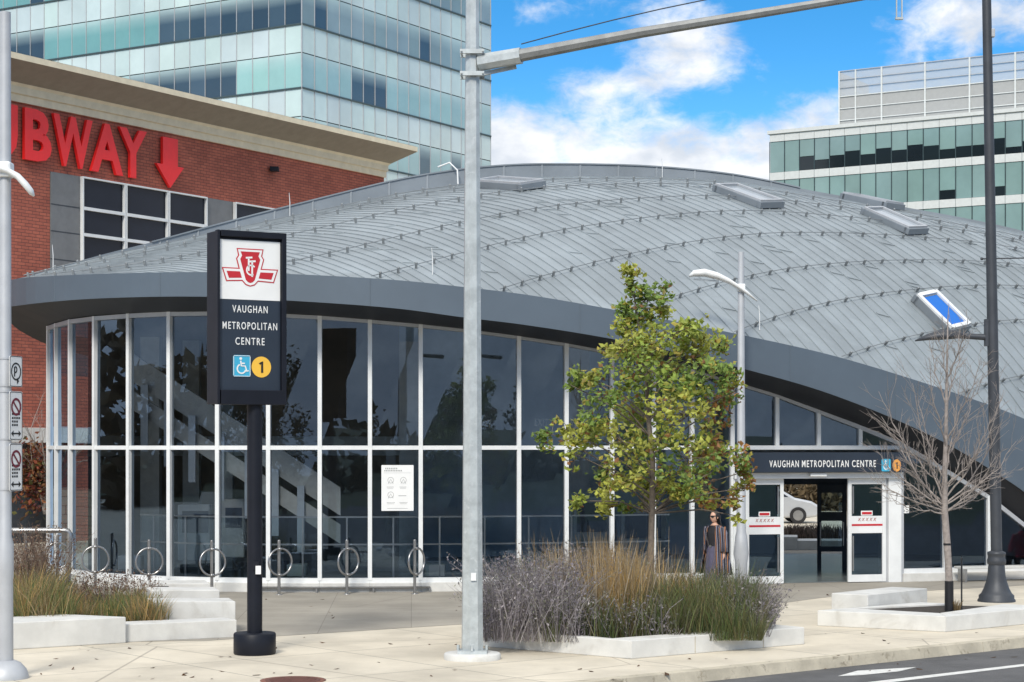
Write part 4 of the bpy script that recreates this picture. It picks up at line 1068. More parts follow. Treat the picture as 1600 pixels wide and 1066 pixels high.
def parking_sign(py0, py1, kind, label):
    z0, z1 = zc(py1), zc(py0); a = R(72); r_ = Vector((math.cos(a), math.sin(a), 0)); n_ = Vector((math.sin(a), -math.cos(a), 0)); n_ = -n_ if n_.y > 0 else n_
    c = lb+Vector((.165, -.10, (z0+z1)/2)); w_ = .30
    t_ = thing('parking_sign', label, 'sign', c, 0, 'parking signs on the left street light')
    mb = MB(); flat(mb, rrect(w_, z1-z0, .03), Vector(), r_, up, 1, 1, -.004, .006); mb.build('plate', M['white_sign'], t_)
    mb = MB(); hh = (z1-z0)/2
    b = [(x*.93, y*.965) for x, y in rrect(w_, z1-z0, .03)]; stroke(mb, b+b[:1], .009, Vector(), r_, up, 1, 1, .0025, .002)
    cy = hh-.20
    if kind == 'P':
        stroke(mb, [(x, y+cy) for x, y in circ(22, .105, .105)+[(.105, 0)]], .022, Vector(), r_, up, 1, 1, .0025, .002)
        stroke(mb, [(-.035, cy-.065), (-.035, cy+.06)], .026, Vector(), r_, up, 1, 1, .0025, .002); stroke(mb, arc(-.02, cy+.025, .038, 90, -90, 8), .022, Vector(), r_, up, 1, 1, .0025, .002)
        flat(mb, [(.02, -hh+.12), (.07, -hh+.075), (.02, -hh+.03)][::-1], Vector(), r_, up, 1, 1, .0025, .002)
    else:
        for i, y in enumerate((.02, -.03, -.075, -.12)):
            for k in range(4 if i < 2 else 3): flat(mb, [(-.095+k*.05, y-.012), (-.06+k*.05, y-.012), (-.06+k*.05, y+.014), (-.095+k*.05, y+.014)], Vector(), r_, up, 1, 1, .0025, .002)
        y = -hh+.085; stroke(mb, [(-.07, y), (.07, y)], .02, Vector(), r_, up, 1, 1, .0025, .002)
        for s_ in (-1, 1):
            q = [(.115*s_, y), (.06*s_, y+.04), (.06*s_, y-.04)]; flat(mb, q if s_ < 0 else q[::-1], Vector(), r_, up, 1, 1, .0025, .002)
    mb.build('print', M['black'], t_)
    if kind != 'P':
        mb = MB(); stroke(mb, [(x, y+cy) for x, y in circ(22, .1, .1)+[(.1, 0)]], .03, Vector(), r_, up, 1, 1, .005, .002); stroke(mb, [(-.06, cy+.06), (.06, cy-.06)], .026, Vector(), r_, up, 1, 1, .005, .002)
        mb.build('prohibition_ring', mat('ring_red', (.16, .012, .03), .5, var=.05), t_)
parking_sign(557, 605, 'P', 'white parking sign with black ringed P, topmost on the left pole')
parking_sign(612, 688, 'N', 'white no-parking sign, middle of three on the left pole')
parking_sign(693, 767, 'N', 'white no-parking sign, lowest of three on the left pole')
l2b = XY(1158, 39.2)
l2 = thing('street_light', 'slim pale grey street light rising beside the station doors', 'street light', l2b)
z2 = lambda py: H+(HY-py)/FP*39.2
mb = MB(); mb.lathe([(.24, 0), (.24, .03), (.17, .14), (.10, .2)], (0, 0, 0), 24); mb.build('base_cover', M['pole_grey'], l2)
mb = MB(); mb.lathe([(.125, .15), (.125, z2(880)), (.155, z2(865)), (.12, z2(838)), (.095, z2(830)), (.062, z2(396)), (.06, z2(394))], (0, 0, 0), 12); mb.build('shaft', M['pole_grey'], l2)
# its curved twin-ended head
mb = MB(); pts = [(1076, 432), (1083, 428), (1100, 427), (1120, 432), (1138, 440), (1153, 449), (1166, 458), (1182, 471)]
rad = [.05, .12, .15, .14, .11, .09, .085, .03]
V = []; F = []
for (px, py), r_ in zip(pts, rad):
    p = P(px, py, 39.2)-l2b+Vector((0, -.11, 0))
    for k in range(8): a = 2*math.pi*k/8; V.append(p+Vector((0, r_*math.cos(a), .55*r_*math.sin(a))))
for i in range(len(pts)-1):
    for k in range(8): F.append((i*8+k, (i+1)*8+k, (i+1)*8+(k+1) % 8, i*8+(k+1) % 8))
F += [tuple(range(8)), tuple(range(len(pts)*8-8, len(pts)*8))[::-1]]
mb.mesh(V, F, sm=True); h_ = mb.build('lamp_head', M['white_metal'], l2)
mb = MB(); mb.beam(P(1084, 436.5, 39.2)-l2b-Vector((0, .03, 0)), P(1122, 440, 39.2)-l2b-Vector((0, .03, 0)), .17, .02); mb.build('lens', M['pale_pane'], h_)
mb = MB(); mb.box((0, 0, z2(450)), (.16, .17, .16)); mb.build('head_clamp', M['white_metal'], l2, .02)

# dark decorative lamp post
db = G(1557, 940); dz = lambda py: H+(HY-py)/FP*db.y
dl = thing('lamp_post', 'tall dark grey lamp post with flared cast base at right', 'lamp post', db)
mb = MB(); mb.lathe([(.36, 0), (.36, .035), (.335, .06), (.335, .12), (.29, .16), (.24, .26), (.20, .38), (.17, .52), (.155, .70), (.15, dz(882))], (0, 0, 0), 32)
mb.lathe([(.165, dz(882)), (.18, dz(879)), (.18, dz(875)), (.165, dz(872)), (.165, dz(868)), (.175, dz(866)), (.175, dz(863)), (.12, dz(861))], (0, 0, 0), 32)
mb.build('cast_base', M['lamp_dark'], dl, 0)
lean = -.19
mb = MB(); mb.lathe([(.108, dz(862)), (.104, dz(500)), (.095, dz(250)), (.085, dz(-60))], (0, 0, 0), 20)
for i, v in enumerate(mb.v): mb.v[i] = (v[0]+lean*(v[2]-1.)/(dz(0)-1.), v[1], v[2])
mb.build('shaft', M['lamp_dark'], dl)
lx = lambda z: lean*(z-1.)/(dz(0)-1.)
zl = dz(526); q = lambda px, py, y=0.: Vector(((px-800)/FP*db.y-db.x, y, dz(py)))
mb = MB(); mb.tube([q(1540, 527), q(1520, 526), q(1500, 525)], [.065, .058, .055], 10); mb.box(q(1541, 520), (.06, .13, .52)); mb.build('arm', M['lamp_dark'], dl)
mb = MB(); V = []; F = []
for px, py, r_, h__ in ((1508, 526, .06, .06), (1492, 526, .15, .13), (1470, 527, .19, .15), (1450, 529, .16, .10), (1430, 533, .05, .02)):
    for k in range(10): a = 2*math.pi*k/10; V.append(q(px, py)+Vector((0, r_*math.cos(a), h__*(math.sin(a) if math.sin(a) > 0 else .35*math.sin(a)))))
for i in range(4):
    for k in range(10): F.append((i*10+k, (i+1)*10+k, (i+1)*10+(k+1) % 10, i*10+(k+1) % 10))
F += [tuple(range(10)), tuple(range(40, 50))[::-1]]
mb.mesh(V, F, sm=True); h_ = mb.build('lamp_head', M['lamp_dark'], dl)
mb = MB(); mb.box(q(1472, 527.5), (.36, .2, .015)); mb.build('lens', M['pale_pane'], h_)
mb = MB(); mb.box(q(1551, 52), (.07, .12, .16)); mb.build('junction_box', M['pole_grey'], dl, .01)
mb = MB(); mb.tube([q(1534, 404.5), q(1680, 402)], .014, 6); mb.ellip(q(1534, 404.5), (.03, .03, .03), 8, 6); mb.build('banner_rod', M['lamp_dark'], dl)

# ---------------------------------------------------------------- concrete planters
def slab(mb, pts, z0, z1): mb.prism([Vector((p.x, p.y, z0)) for p in pts], (0, 0, z1-z0))
def offpoly(a, b, wd): 
    d = (b-a).normalized(); n = Vector((-d.y, d.x, 0)); return [a, b, b+n*wd, a+n*wd]
# grass planter in the middle
A, B, Cc = G(728, 1008), G(986, 1030), G(1257, 1007)
pl = thing('concrete_planter', 'low white concrete planter filled with tall ornamental grass', 'planter', B)
hP = .26; Dn = (Cc-B).normalized(); En = Vector((-Dn.y, Dn.x, 0))
mb = MB()
wB = [B, Cc, Cc+En*.42, B+En*.42]
slab(mb, [p-B for p in wB], 0, hP); 
an = (A-B).normalized(); am = Vector((an.y, -an.x, 0))
if am.y < 0: am = -am
slab(mb, [p-B for p in (B-Dn*.0+En*.001, B+En*.42+Dn*.02, A+am*.42, A)], 0, hP-.002)
mb.build('wall', M['concrete_white'], pl, .012)
mb = MB()
for t_ in (1.2, 2.55): mb.box((Dn*t_-En*.0015)+up*hP/2, (.012, .004, hP-.02), math.atan2(Dn.y, Dn.x))
mb.build('joint', M['kerb'], pl)
back_c = Cc+En*1.9-Dn*.5; back_a = A+Vector((.2, 2.6, 0))
mb = MB(); slab(mb, [p-B for p in (B+En*.4, Cc+En*.4-Dn*.42, back_c, back_a, A+am*.35)], 0, .17); mb.build('soil_bed', M['soil'], pl)
mb = MB(); slab(mb, [p-B for p in (Cc+En*.42-Dn*.42, Cc+En*.42, back_c+Dn*.5+En*.4, back_c+En*.4)], 0, hP-.004); slab(mb, [p-B for p in (back_c, back_c+En*.4, back_a+Vector((0, .42, 0)), back_a)], 0, hP-.006); mb.build('rear_wall', M['concrete_white'], pl, .012)
# planter on the right
A, B, Cc = G(1277, 978), G(1478, 988), G(1640, 972)
pr2 = thing('concrete_planter', 'low white concrete planter with block seat around the bare tree', 'planter', B)
Dn = (Cc-B).normalized(); An = (A-B).normalized(); hR = .26
mb = MB(); 
in1 = lambda p, k: p
c1 = B+Dn*3.; cin = B+(Dn+An)*.42*1.1
slab(mb, [p-B for p in (B, c1, c1+An*.9, cin+Dn*.1)], 0, hR)
slab(mb, [p-B for p in (B, cin+Dn*.1, A+Dn*.75, A)][::1], 0, hR-.003)
bA = A+Dn*2.7; bC = c1+An*2.2
slab(mb, [p-B for p in (A+Dn*.7, A, A+Dn*2.7-An*.0, A+Dn*2.7-An*.5)], 0, hR-.006)
mb.build('wall', M['concrete_white'], pr2, .012)
mb = MB(); slab(mb, [p-B for p in (cin+Dn*.05, c1+An*.85, A+Dn*2.6-An*.3, A+Dn*.7-An*.05)], 0, .22); mb.build('soil_bed', M['soil'], pr2)
q0, q1, q2 = G(1299, 957, hR*0), G(1372, 959), G(1450, 950)
kx = .97
s0_, s1_, s2_ = P(1299, 957, 33.3), P(1356, 959, 32.9), P(1449, 951, 34.4)
mb = MB(); slab(mb, [Vector((p.x, p.y, 0))-B for p in (s0_, s1_, s2_, s2_+(s0_-s1_))], 0, H+(HY-929)/FP*33.); mb.build('seat_block', M['concrete_white'], pr2, .012)
# planter on the left: big block, low wall, stepped blocks
p0, p1 = G(-60, 1020), G(197, 1005); 
lp = thing('concrete_planter', 'stepped white concrete planter of blocks at the left edge', 'planter', p1)
d_ = (p1-p0).normalized(); n_ = Vector((-d_.y, d_.x, 0))
mb = MB(); slab(mb, [p-p1 for p in (p0, p1, p1+n_*.95-d_*.62, p0+n_*.95)], 0, .40); mb.build('wall', M['concrete_white'], lp, .015)
p2 = G(370, 996); p1b = p1+d_*.008
mb = MB(); slab(mb, [p-p1 for p in (p1b+n_*.10, p2, p2+n_*.5, p1b+n_*.6)], 0, .275); mb.build('low_wall', M['concrete_white'], lp, .012)
def blk(px0, px1, d0, d1, zt__, sh=.0):
    mb = MB(); slab(mb, [XY(px0, d0)-p1, XY(px1, d0)-p1, XY(px1+sh, d1)-p1, XY(px0+sh, d1)-p1], 0, zt__); mb.build('stepped_block', M['concrete_white'], lp, .012)
blk(240, 368, 30.85, 31.6, .50, -10); blk(235, 343, 33.0, 33.8, .52, -8); blk(225, 327, 35.3, 36.2, .47, -6)
mb = MB(); mb.box(XY(250, 35.28)-p1+up*.40, (.32, .02, .05)); mb.build('slot', M['black'], lp)
mb = MB(); slab(mb, [p-p1 for p in (p0+n_*.9, p1+n_*.5, XY(330, 31), XY(300, 36), XY(-60, 36.5))], 0, .2); mb.build('soil_bed', M['soil'], lp)

# ---------------------------------------------------------------- cycle stands
rk = [(90, 41.0, 10, 'partly hidden behind the handrail at far left'), (149, 39.6, 15, 'in front of the glass, between handrail and stepped planter'), (233, 38.9, 18, 'behind the stepped white planter blocks'), (331, 38.6, 30, 'just left of the black pylon post'),
      (436, 38.7, 38, 'just right of the black pylon post'), (542, 38.8, 46, 'midway between pylon post and galvanised pole'), (648, 38.9, 57, 'nearest the tall galvanised pole')]
def make_rack():
    t_ = thing('cycle_stand', 'x', 'bike rack', (0, 0, 0), 0, 'ring and post cycle stands along the glass wall')
    mb = MB(); mb.tube([(0, 0, 0), (0, 0, 1.09)], .032, 12); mb.ellip((0, 0, 1.09), (.032, .032, .02), 12, 6); mb.lathe([(.07, 0), (.07, .012), (.035, .014)], (0, 0, 0), 16); mb.build('post', M['stainless'], t_)
    mb = MB()
    mb.tube([(.27*math.cos(2*math.pi*k/32), -.045, .665+.27*math.sin(2*math.pi*k/32)) for k in range(32)], .021, 8, closed=True); r_ = mb.build('ring', M['stainless'], t_)
    for s_ in (-1, 1): mb = MB(); mb.ellip((0, -.05, .665+s_*.262), (.055, .035, .032), 10, 8); mb.build('clamp', M['stainless'], t_)
    return t_
r0 = make_rack()
for i, (px, d, a, w_) in enumerate(rk):
    o = r0 if i == 0 else copy_tree(r0)
    o.location = XY(px, d); o.rotation_euler.z = R(a); o['label'] = 'steel ring and post bike rack '+w_

# handrail at left
hr = thing('handrail', 'brushed steel handrail with bent end in front of left glass', 'handrail', XY(60, 37))
mb = MB(); b_ = XY(60, 37); q = lambda px, py, d=37.: P(px, py, d)-b_
mb.tube([q(-40, 829), q(10, 829), q(100, 829), q(106, 830), q(109, 834), q(108.5, 850), q(106, 915)], .055, 10); mb.tube([q(40, 829), q(40, 925)], .028, 8); mb.build('rail', M['stainless'], hr)
for q_, i in ((q(40, 829), 0),): pass
# bench right of the doors
bn = gpt(1515, 0, .55); be = thing('bench', 'low white-topped bench with thin steel legs right of the doors', 'bench', bn, ez)
mb = MB(); mb.box((.35, 0, .32), (1.9, .42, .05)); mb.build('seat', M['concrete_white'], be, .01)
for x in (-.5, .25, 1.2):
    mb = MB(); mb.box((x, 0, .15), (.05, .34, .29)); mb.build('leg', M['stainless'], be)

# manhole cover, joint, litter
mh = thing('manhole_cover', 'rusty round manhole cover flush in the pavement by the pylon', 'manhole cover', G(458, 1063.5))
mb = MB(); mb.lathe([(.42, 0), (.42, .008), (.36, .009), (.355, .004)], (0, 0, 0), 36); mb.build('frame', mat('rust', (.20, .085, .06), .8, var=.3, vscale=12), mh)
mb = MB(); mb.lathe([(.35, .003), (.35, .010)], (0, 0, 0), 36)
for k in range(-3, 4): mb.box((0, k*.09, .012), (.6*math.sqrt(max(.05, 1-(k/3.9)**2)), .03, .006))
mb.build('lid', mat('rust_dark', (.12, .05, .04), .8, var=.3, vscale=14), mh)
N = 130; pos = np.zeros((N, 3)); 
for i in range(N):
    p = G(rng.uniform(0, 1600), rng.uniform(930, 1064)); n_off = (p-K0).dot(KN); z_ = .012
    if n_off < 0: z_ = ZR+.012; p = G(rng.uniform(1100, 1600), rng.uniform(1010, 1050), ZR); z_ = ZR+.012
    pos[i] = (p.x, p.y, z_)
nrm = np.tile(np.array([[0, 0, 1.]]), (N, 1))+nr.normal(size=(N, 3))*.2
cols_ = np.array([[.10, .055, .03]])*nr.uniform(.5, 1.8, (N, 1))
tag(foliage('fallen_leaves', pos, nr.uniform(.03, .09, N), nrm, cols_, M['leaf'], droop=.15), 'scattered dry brown leaves lying on the pavement', 'leaf litter', kind='stuff')
# ---------------------------------------------------------------- trees
def branch_tree(mb, start, dirs, length, r0, depth, spread, seed, tips, upw=.25, n=6, seglen=4):
    rr = random.Random(seed)
    def grow(p, d, L, r, k):
        pts = [p]; rad = [r]; cur = p; dd = d.normalized()
        for i in range(seglen):
            dd = (dd+Vector((rr.gauss(0, .10), rr.gauss(0, .10), rr.gauss(0, .06)+upw*.12))).normalized(); cur = cur+dd*(L/seglen); pts.append(cur); rad.append(r*(1-.55*(i+1)/seglen))
        mb.tube(pts, rad, max(4, n-k), cap=False); tips.append((cur, dd, k))
        if k < depth:
            for _ in range(rr.choice((2, 3, 3)) if k else 3):
                i = rr.randint(1, seglen); a = rr.uniform(0, 2*math.pi); s_ = spread*rr.uniform(.55, 1.15)
                pd = dd.orthogonal().normalized(); pd = Matrix.Rotation(a, 3, dd)@pd
                nd = (dd*math.cos(s_)+pd*math.sin(s_)+Vector((0, 0, upw*.3))).normalized()
                grow(pts[i], nd, L*rr.uniform(.5, .78), rad[i]*.62, k+1)
    for d in dirs: grow(start, d, length, r0, 0)

# young maple behind the grass planter
mb_ = XY(1016, 29.9); MD = 29.9
mt_ = thing('maple_tree', 'young maple with yellowing green leaves rising from the grass planter', 'tree', mb_)
mb = MB(); lp_ = lambda px, py, dy=0.: P(px, py, MD)+Vector((0, dy, 0))-mb_
trk = [Vector((0, 0, .1)), lp_(1017, 860), lp_(1019, 790), lp_(1020, 720), lp_(1013, 650, .05), lp_(1010, 590, .02), lp_(1000, 520), lp_(992, 470), lp_(986, 420)]
mb.tube(trk, [.062, .05, .047, .042, .036, .03, .022, .014, .006], 10)
clumps = [(986, 418, 17, 0, 70), (990, 440, 12, 0, 30), (1012, 470, 34, .0, 210), (985, 478, 20, .1, 80), (1035, 480, 18, -.1, 60), (978, 512, 20, .1, 80), (965, 545, 26, -.2, 130), (1005, 525, 34, .1, 220), (1045, 525, 36, -.3, 240), (1085, 545, 38, .2, 240), (1118, 545, 20, .0, 80),
          (1128, 580, 22, -.2, 90), (1000, 575, 42, -.4, 300), (1050, 585, 42, .4, 300), (1092, 600, 34, -.3, 190), (905, 583, 19, .2, 95), (925, 590, 16, .2, 60), (897, 603, 11, .2, 30), (945, 625, 28, -.3, 150), (1005, 635, 42, .5, 260), (1062, 650, 45, -.5, 300), (1120, 640, 30, .3, 150), (1148, 612, 12, 0, 26),
          (862, 678, 18, .1, 80), (890, 675, 24, -.1, 130), (925, 680, 27, .2, 150), (968, 690, 36, -.5, 230), (1015, 700, 42, .4, 260), (1065, 715, 42, -.4, 260), (1115, 705, 38, .4, 210), (1155, 715, 22, -.2, 100), (1172, 735, 14, .1, 45), (1165, 762, 14, .0, 40), (900, 710, 14, 0, 34), (940, 735, 18, .3, 60),
          (965, 755, 30, -.3, 150), (1010, 765, 30, .3, 140), (1055, 755, 30, -.3, 150), (1105, 755, 32, .3, 150), (1150, 778, 16, 0, 60), (912, 782, 14, -.2, 46), (945, 790, 18, .2, 70), (985, 790, 14, .1, 44), (1150, 806, 9, 0, 22), (1060, 775, 14, 0, 40)]
rr = random.Random(3); pos, siz, nrm_, col_ = [], [], [], []
for px, py, rp, dy, n in clumps:
    dy *= 1.5; c = lp_(px, py, dy); rad = rp/FP*MD
    # limb from the trunk to the clump
    zt0 = c.z-.55*math.hypot(c.x-.02, dy)-.1; zt0 = max(1.95, zt0)
    tt = next((i for i in range(len(trk)-1) if trk[i+1].z > zt0), len(trk)-2); u_ = min(1, max(0, (zt0-trk[tt].z)/(trk[tt+1].z-trk[tt].z))); s0_ = trk[tt].lerp(trk[tt+1], u_)
    mid = s0_.lerp(c, .55)+Vector((rr.gauss(0, .05), rr.gauss(0, .05), .08)); mb.tube([s0_, mid, c, c+(c-mid).normalized()*rad*.7], [.017, .012, .007, .003], 5, cap=False)
    base = rr.choice([(.24, .32, .06), (.30, .36, .065), (.37, .39, .07), (.19, .28, .06), (.33, .35, .07)])
    # a few sub-clumps give the crown its lumps and gaps
    if py < 515: rad *= .8
    subs = [Vector((rr.gauss(0, .55)*rad, rr.gauss(0, .9)*rad, rr.gauss(0, .5)*rad)) for _ in range(max(2, int(n/20)))]
    for sb in subs: mb.tube([c, c+sb*.95], [.006, .003], 4, cap=False)
    for _ in range(int(n*1.6)):
        sb = rr.choice(subs); g = Vector((rr.gauss(0, 1), rr.gauss(0, 1), rr.gauss(0, .8)))*(rad*.20+.03)
        p = c+sb+g; 
        if (p-c).length > rad*1.7+.06: continue
        pos.append(p); siz.append(rr.uniform(.056, .100)); nn = Vector((g.x*.6+rr.gauss(0, .4), g.y*.6-.35+rr.gauss(0, .4), .55+rr.gauss(0, .4))); nrm_.append(nn)
        f_ = rr.uniform(.55, 1.55); cc_ = [k*f_ for k in base]
        if rr.random() < .10: cc_ = [.36*f_, .30*f_, .06*f_]
        if px > 1100 and 590 < py < 800 and rr.random() < .35: cc_ = [.33*f_, .16*f_, .055*f_]
        elif rr.random() < .035: cc_ = [.27*f_, .13*f_, .05*f_]
        col_.append(cc_)
mb.build('trunk', M['bark'], mt_)
foliage('crown', np.array(pos), np.array(siz), np.array(nrm_), np.array(col_), M['leaf'], mt_, long=1.25, droop=.35)

# bare tree on the right
bb = G(1483, 957, .2); bt = thing('bare_tree', 'leafless young tree with pale bark in the right planter', 'tree', Vector((bb.x, bb.y, .2)))
BD = bb.y; o_ = Vector((bb.x, bb.y, .2)); lq = lambda px, py, dy=0.: P(px, py, BD)+Vector((0, dy, 0))-o_
mb = MB(); tips = []
mb.tube([(0, 0, 0), lq(1483, 905), lq(1480, 850), lq(1476, 800), lq(1476, 740), lq(1478, 680), lq(1479, 610), lq(1480, 560), lq(1481, 500), lq(1483, 470)], [.068, .062, .060, .058, .044, .034, .024, .018, .010, .003], 10)
rr = random.Random(5)
main = [((1477, 795), (1372, 705)), ((1477, 795), (1385, 610)), ((1476, 785), (1420, 600)), ((1476, 790), (1590, 690)), ((1476, 780), (1560, 610)), ((1477, 760), (1545, 640)), ((1476, 770), (1405, 668)), ((1477, 800), (1360, 745)), ((1477, 800), (1580, 735)),
        ((1478, 700), (1440, 560)), ((1478, 690), (1520, 560)), ((1479, 640), (1455, 530)), ((1479, 640), (1510, 520)), ((1480, 590), (1500, 500)), ((1477, 740), (1500, 585)), ((1476, 750), (1440, 620)), ((1477, 800), (1530, 772)), ((1477, 805), (1378, 778)), ((1477, 795), (1400, 735)), ((1477, 800), (1565, 760)), ((1477, 790), (1388, 650)), ((1476, 790), (1570, 655)), ((1477, 800), (1425, 700)), ((1477, 800), (1548, 712)), ((1477, 805), (1440, 775)), ((1477, 790), (1415, 760)), ((1478, 720), (1535, 590)), ((1479, 600), (1465, 505)), ((1476, 780), (1445, 690)), ((1476, 780), (1512, 690))]
for i, (a, b) in enumerate(main):
    dy = rr.uniform(-.75, .75)
    p0_, p3 = lq(*a), lq(*b, dy); L = (p3-p0_).length
    hor = Vector((p3.x-p0_.x, p3.y-p0_.y, 0)); p1_ = p0_+hor*.38+up*((p3.z-p0_.z)*.26); p2_ = p0_+hor*.76+up*((p3.z-p0_.z)*.62)
    j = lambda k: Vector((rr.gauss(0, k), rr.gauss(0, k), rr.gauss(0, k)))
    pts = [p0_, p1_+j(.02), p2_+j(.03), p3]; r0_ = .009+.009*L/1.8
    fine = []
    for s_ in range(13):
        t_ = s_/12; k = min(2, int(t_*3)); u_ = t_*3-k; fine.append(pts[k].lerp(pts[k+1], u_)+(j(.012) if 0 < s_ < 12 else Vector()))
    mb.tube(fine, [r0_*(1-.8*s_/12) for s_ in range(13)], 6, cap=False)
    for s_ in range(3, 12):
        for _ in range(2):
            if rr.random() < .85:
                d = (fine[s_+1]-fine[s_-1]).normalized(); od = (Matrix.Rotation(rr.uniform(0, 6.28), 3, d)@d.orthogonal().normalized()); nd = (d*.8+od*.65+up*.25).normalized()
                l2_ = L*rr.uniform(.12, .30); e = fine[s_]+nd*l2_; m_ = fine[s_]+nd*l2_*.5+j(.02); r1 = r0_*(1-.8*s_/12)*.6
                mb.tube([fine[s_], m_, e], [r1, r1*.75, .0022], 4, cap=False)
                for _ in range(3):
                    if rr.random() < .75:
                        nd2 = (nd+j(.5)+up*.15).normalized(); s2 = m_.lerp(e, rr.random()); mb.tube([s2, s2+nd2*l2_*rr.uniform(.3, .6)], [.0038, .0018], 3, cap=False)
mb.build('trunk', M['bark_pale'], bt)
mb = MB(); mb.tube([(.0, 0, -.02), lq(1483, 908)], [.078, .075], 14); mb.build('trunk_guard', M['black'], bt)
mb = MB(); mb.tube([lq(1480, 852), lq(1480, 849)], [.066, .066], 12); mb.build('tie', M['black'], bt)
sk = lq(1502.5, 955)+o_; sk.z = .2
ts = thing('tree_stake', 'thin dark metal stake standing beside the bare tree', 'stake', sk)
mb = MB(); mb.box((0, 0, .45), (.024, .024, .92)); mb.tube([(0, 0, .90), (0, 0, .94)], [.014, .004], 8); mb.build('rod', M['black'], ts)
# dry tuft and litter in the right planter soil
def tuft(name, c, n, rad, h0, h1, cols, wd=.012, lean=.35, label=None, cat='grass', stuff=True):
    b = np.zeros((n, 3)); t_ = np.zeros((n, 3)); cl = np.zeros((n, 3))
    for i in range(n):
        a = rng.uniform(0, 6.283); r_ = rad*math.sqrt(rng.random()); b[i] = (c[0]+r_*math.cos(a)*.5, c[1]+r_*math.sin(a)*.5, c[2]); h_ = rng.uniform(h0, h1)
        l_ = rng.uniform(.05, lean)*h_; t_[i] = b[i]+np.array([math.cos(a)*l_, math.sin(a)*l_, h_]); k = rng.choice(cols); f_ = rng.uniform(.7, 1.3); cl[i] = [x*f_ for x in k]
    o = blades(name, b, t_, np.full(n, wd), cl, M['leaf']); 
    return tag(o, label, cat, kind='stuff' if stuff else None)
g_ = G(1492, 955, .22); tuft('dry_grass', (g_.x, g_.y, .21), 90, .16, .08, .22, [(.30, .22, .12), (.2, .15, .08)], .012, .5, 'small dry tuft at the foot of the bare tree', 'grass')

# ---------------------------------------------------------------- planting in the beds
def bed(name, regs, cols, label, cat, wd=.012, lean=(.05, .3), bend=.10):
    B_, T_, W_, L_ = [], [], [], []
    for (px0, px1, d0, d1, h0, h1, n, zb_) in regs:
        cl_ = None
        for _ in range(n):
            if not cl_ or rng.random() < .035: cl_ = (rng.uniform(px0, px1), rng.uniform(d0, d1), rng.uniform(.72, 1.12), rng.choice(cols))
            px = min(px1, max(px0, rng.gauss(cl_[0], 7))); d = min(d1, max(d0, rng.gauss(cl_[1], .10))); b = XY(px, d); e = min(1, 4*min(px-px0, px1-px)/(px1-px0)+.55)
            a = math.atan2(d-cl_[1], (px-cl_[0])*.01)+rng.gauss(0, .8); h_ = rng.uniform(h0, h1)*e*cl_[2]; l_ = rng.uniform(*lean)*h_; B_.append((b.x, b.y, zb_)); T_.append((b.x+math.cos(a)*l_, b.y+math.sin(a)*l_, zb_+h_)); W_.append(wd*rng.uniform(.7, 1.3))
            k = cl_[3] if rng.random() < .6 else rng.choice(cols); f_ = rng.uniform(.6, 1.4); L_.append([x*f_ for x in k])
    return tag(blades(name, np.array(B_), np.array(T_), np.array(W_), np.array(L_), M['leaf'], bend=bend), label, cat, kind='stuff')
Z0 = .17
GREEN = [(.12, .17, .055), (.17, .21, .07), (.14, .15, .065), (.06, .09, .04)]
GOLD = [(.46, .31, .12), (.40, .26, .10), (.34, .26, .15), (.52, .40, .22), (.38, .33, .26)]
GREY = [(.26, .235, .255), (.33, .30, .32), (.19, .17, .185), (.41, .38, .38), (.24, .225, .19)]
bed('green_grass', [(930, 1190, 27.9, 30.4, .3, .85, 9500, Z0), (1000, 1198, 28.6, 30.4, .4, 1.0, 4200, Z0), (850, 960, 27.7, 29.5, .25, .65, 3000, Z0)], GREEN+[(.17, .15, .06), (.20, .17, .11)], 'dense green grass clumps in the front of the middle planter', 'grass', .0075, (.1, .62), .12)
bed('feather_grass', [(915, 1010, 28.3, 30.3, .75, 1.42, 2600, Z0), (845, 960, 29.2, 30.6, .7, 1.5, 800, Z0), (1000, 1110, 29, 30.6, .6, 1.25, 800, Z0), (1070, 1160, 28.5, 30, .4, .85, 700, Z0), (770, 1090, 29, 30.9, .8, 1.45, 360, Z0)], GOLD, 'golden feather reed grass standing tall in the middle planter', 'grass', .008, (.03, .34), .06)
# grey, woody sage: wiry stems with tiny leaves
def sage(name, regs, label, cols, leafc, nl=7):
    mbs = MB(); ps, sz, nn, cl = [], [], [], []; B_, T_, W_, L_ = [], [], [], []
    for (px0, px1, d0, d1, h0, h1, n, zb_) in regs:
        for _ in range(n):
            px = rng.uniform(px0, px1); d = rng.uniform(d0, d1); b = XY(px, d)+up*zb_; e = min(1, 3*min(px-px0, px1-px)/(px1-px0)+.5); h_ = rng.uniform(h0, h1)*e; a = rng.uniform(0, 6.283); l_ = rng.uniform(.05, .85)*h_
            t_ = b+Vector((math.cos(a)*l_, math.sin(a)*l_, h_)); B_.append(b); T_.append(t_); W_.append(rng.uniform(.007, .012)); k = rng.choice(cols); f_ = rng.uniform(.6, 1.4); L_.append([x*f_ for x in k])
            for _ in range(nl):
                u_ = rng.uniform(.25, 1.); p = b.lerp(t_, u_)+up*(h_*.12*math.sin(u_*3.1))+Vector((rng.gauss(0, .03), rng.gauss(0, .03), rng.gauss(0, .03))); ps.append(p); sz.append(rng.uniform(.012, .036)); nn.append((rng.gauss(0, 1), rng.gauss(0, 1)-.3, rng.gauss(0, 1)+.5)); k = rng.choice(leafc); f_ = rng.uniform(.6, 1.4); cl.append([x*f_ for x in k])
    root = blades(name, np.array([tuple(x) for x in B_]), np.array([tuple(x) for x in T_]), np.array(W_), np.array(L_), M['leaf'])
    tag(root, label, 'shrub', kind='stuff')
    foliage('foliage', np.array([tuple(x) for x in ps]), np.array(sz), np.array(nn), np.array(cl), M['leaf'], root, long=1.8)
    return root
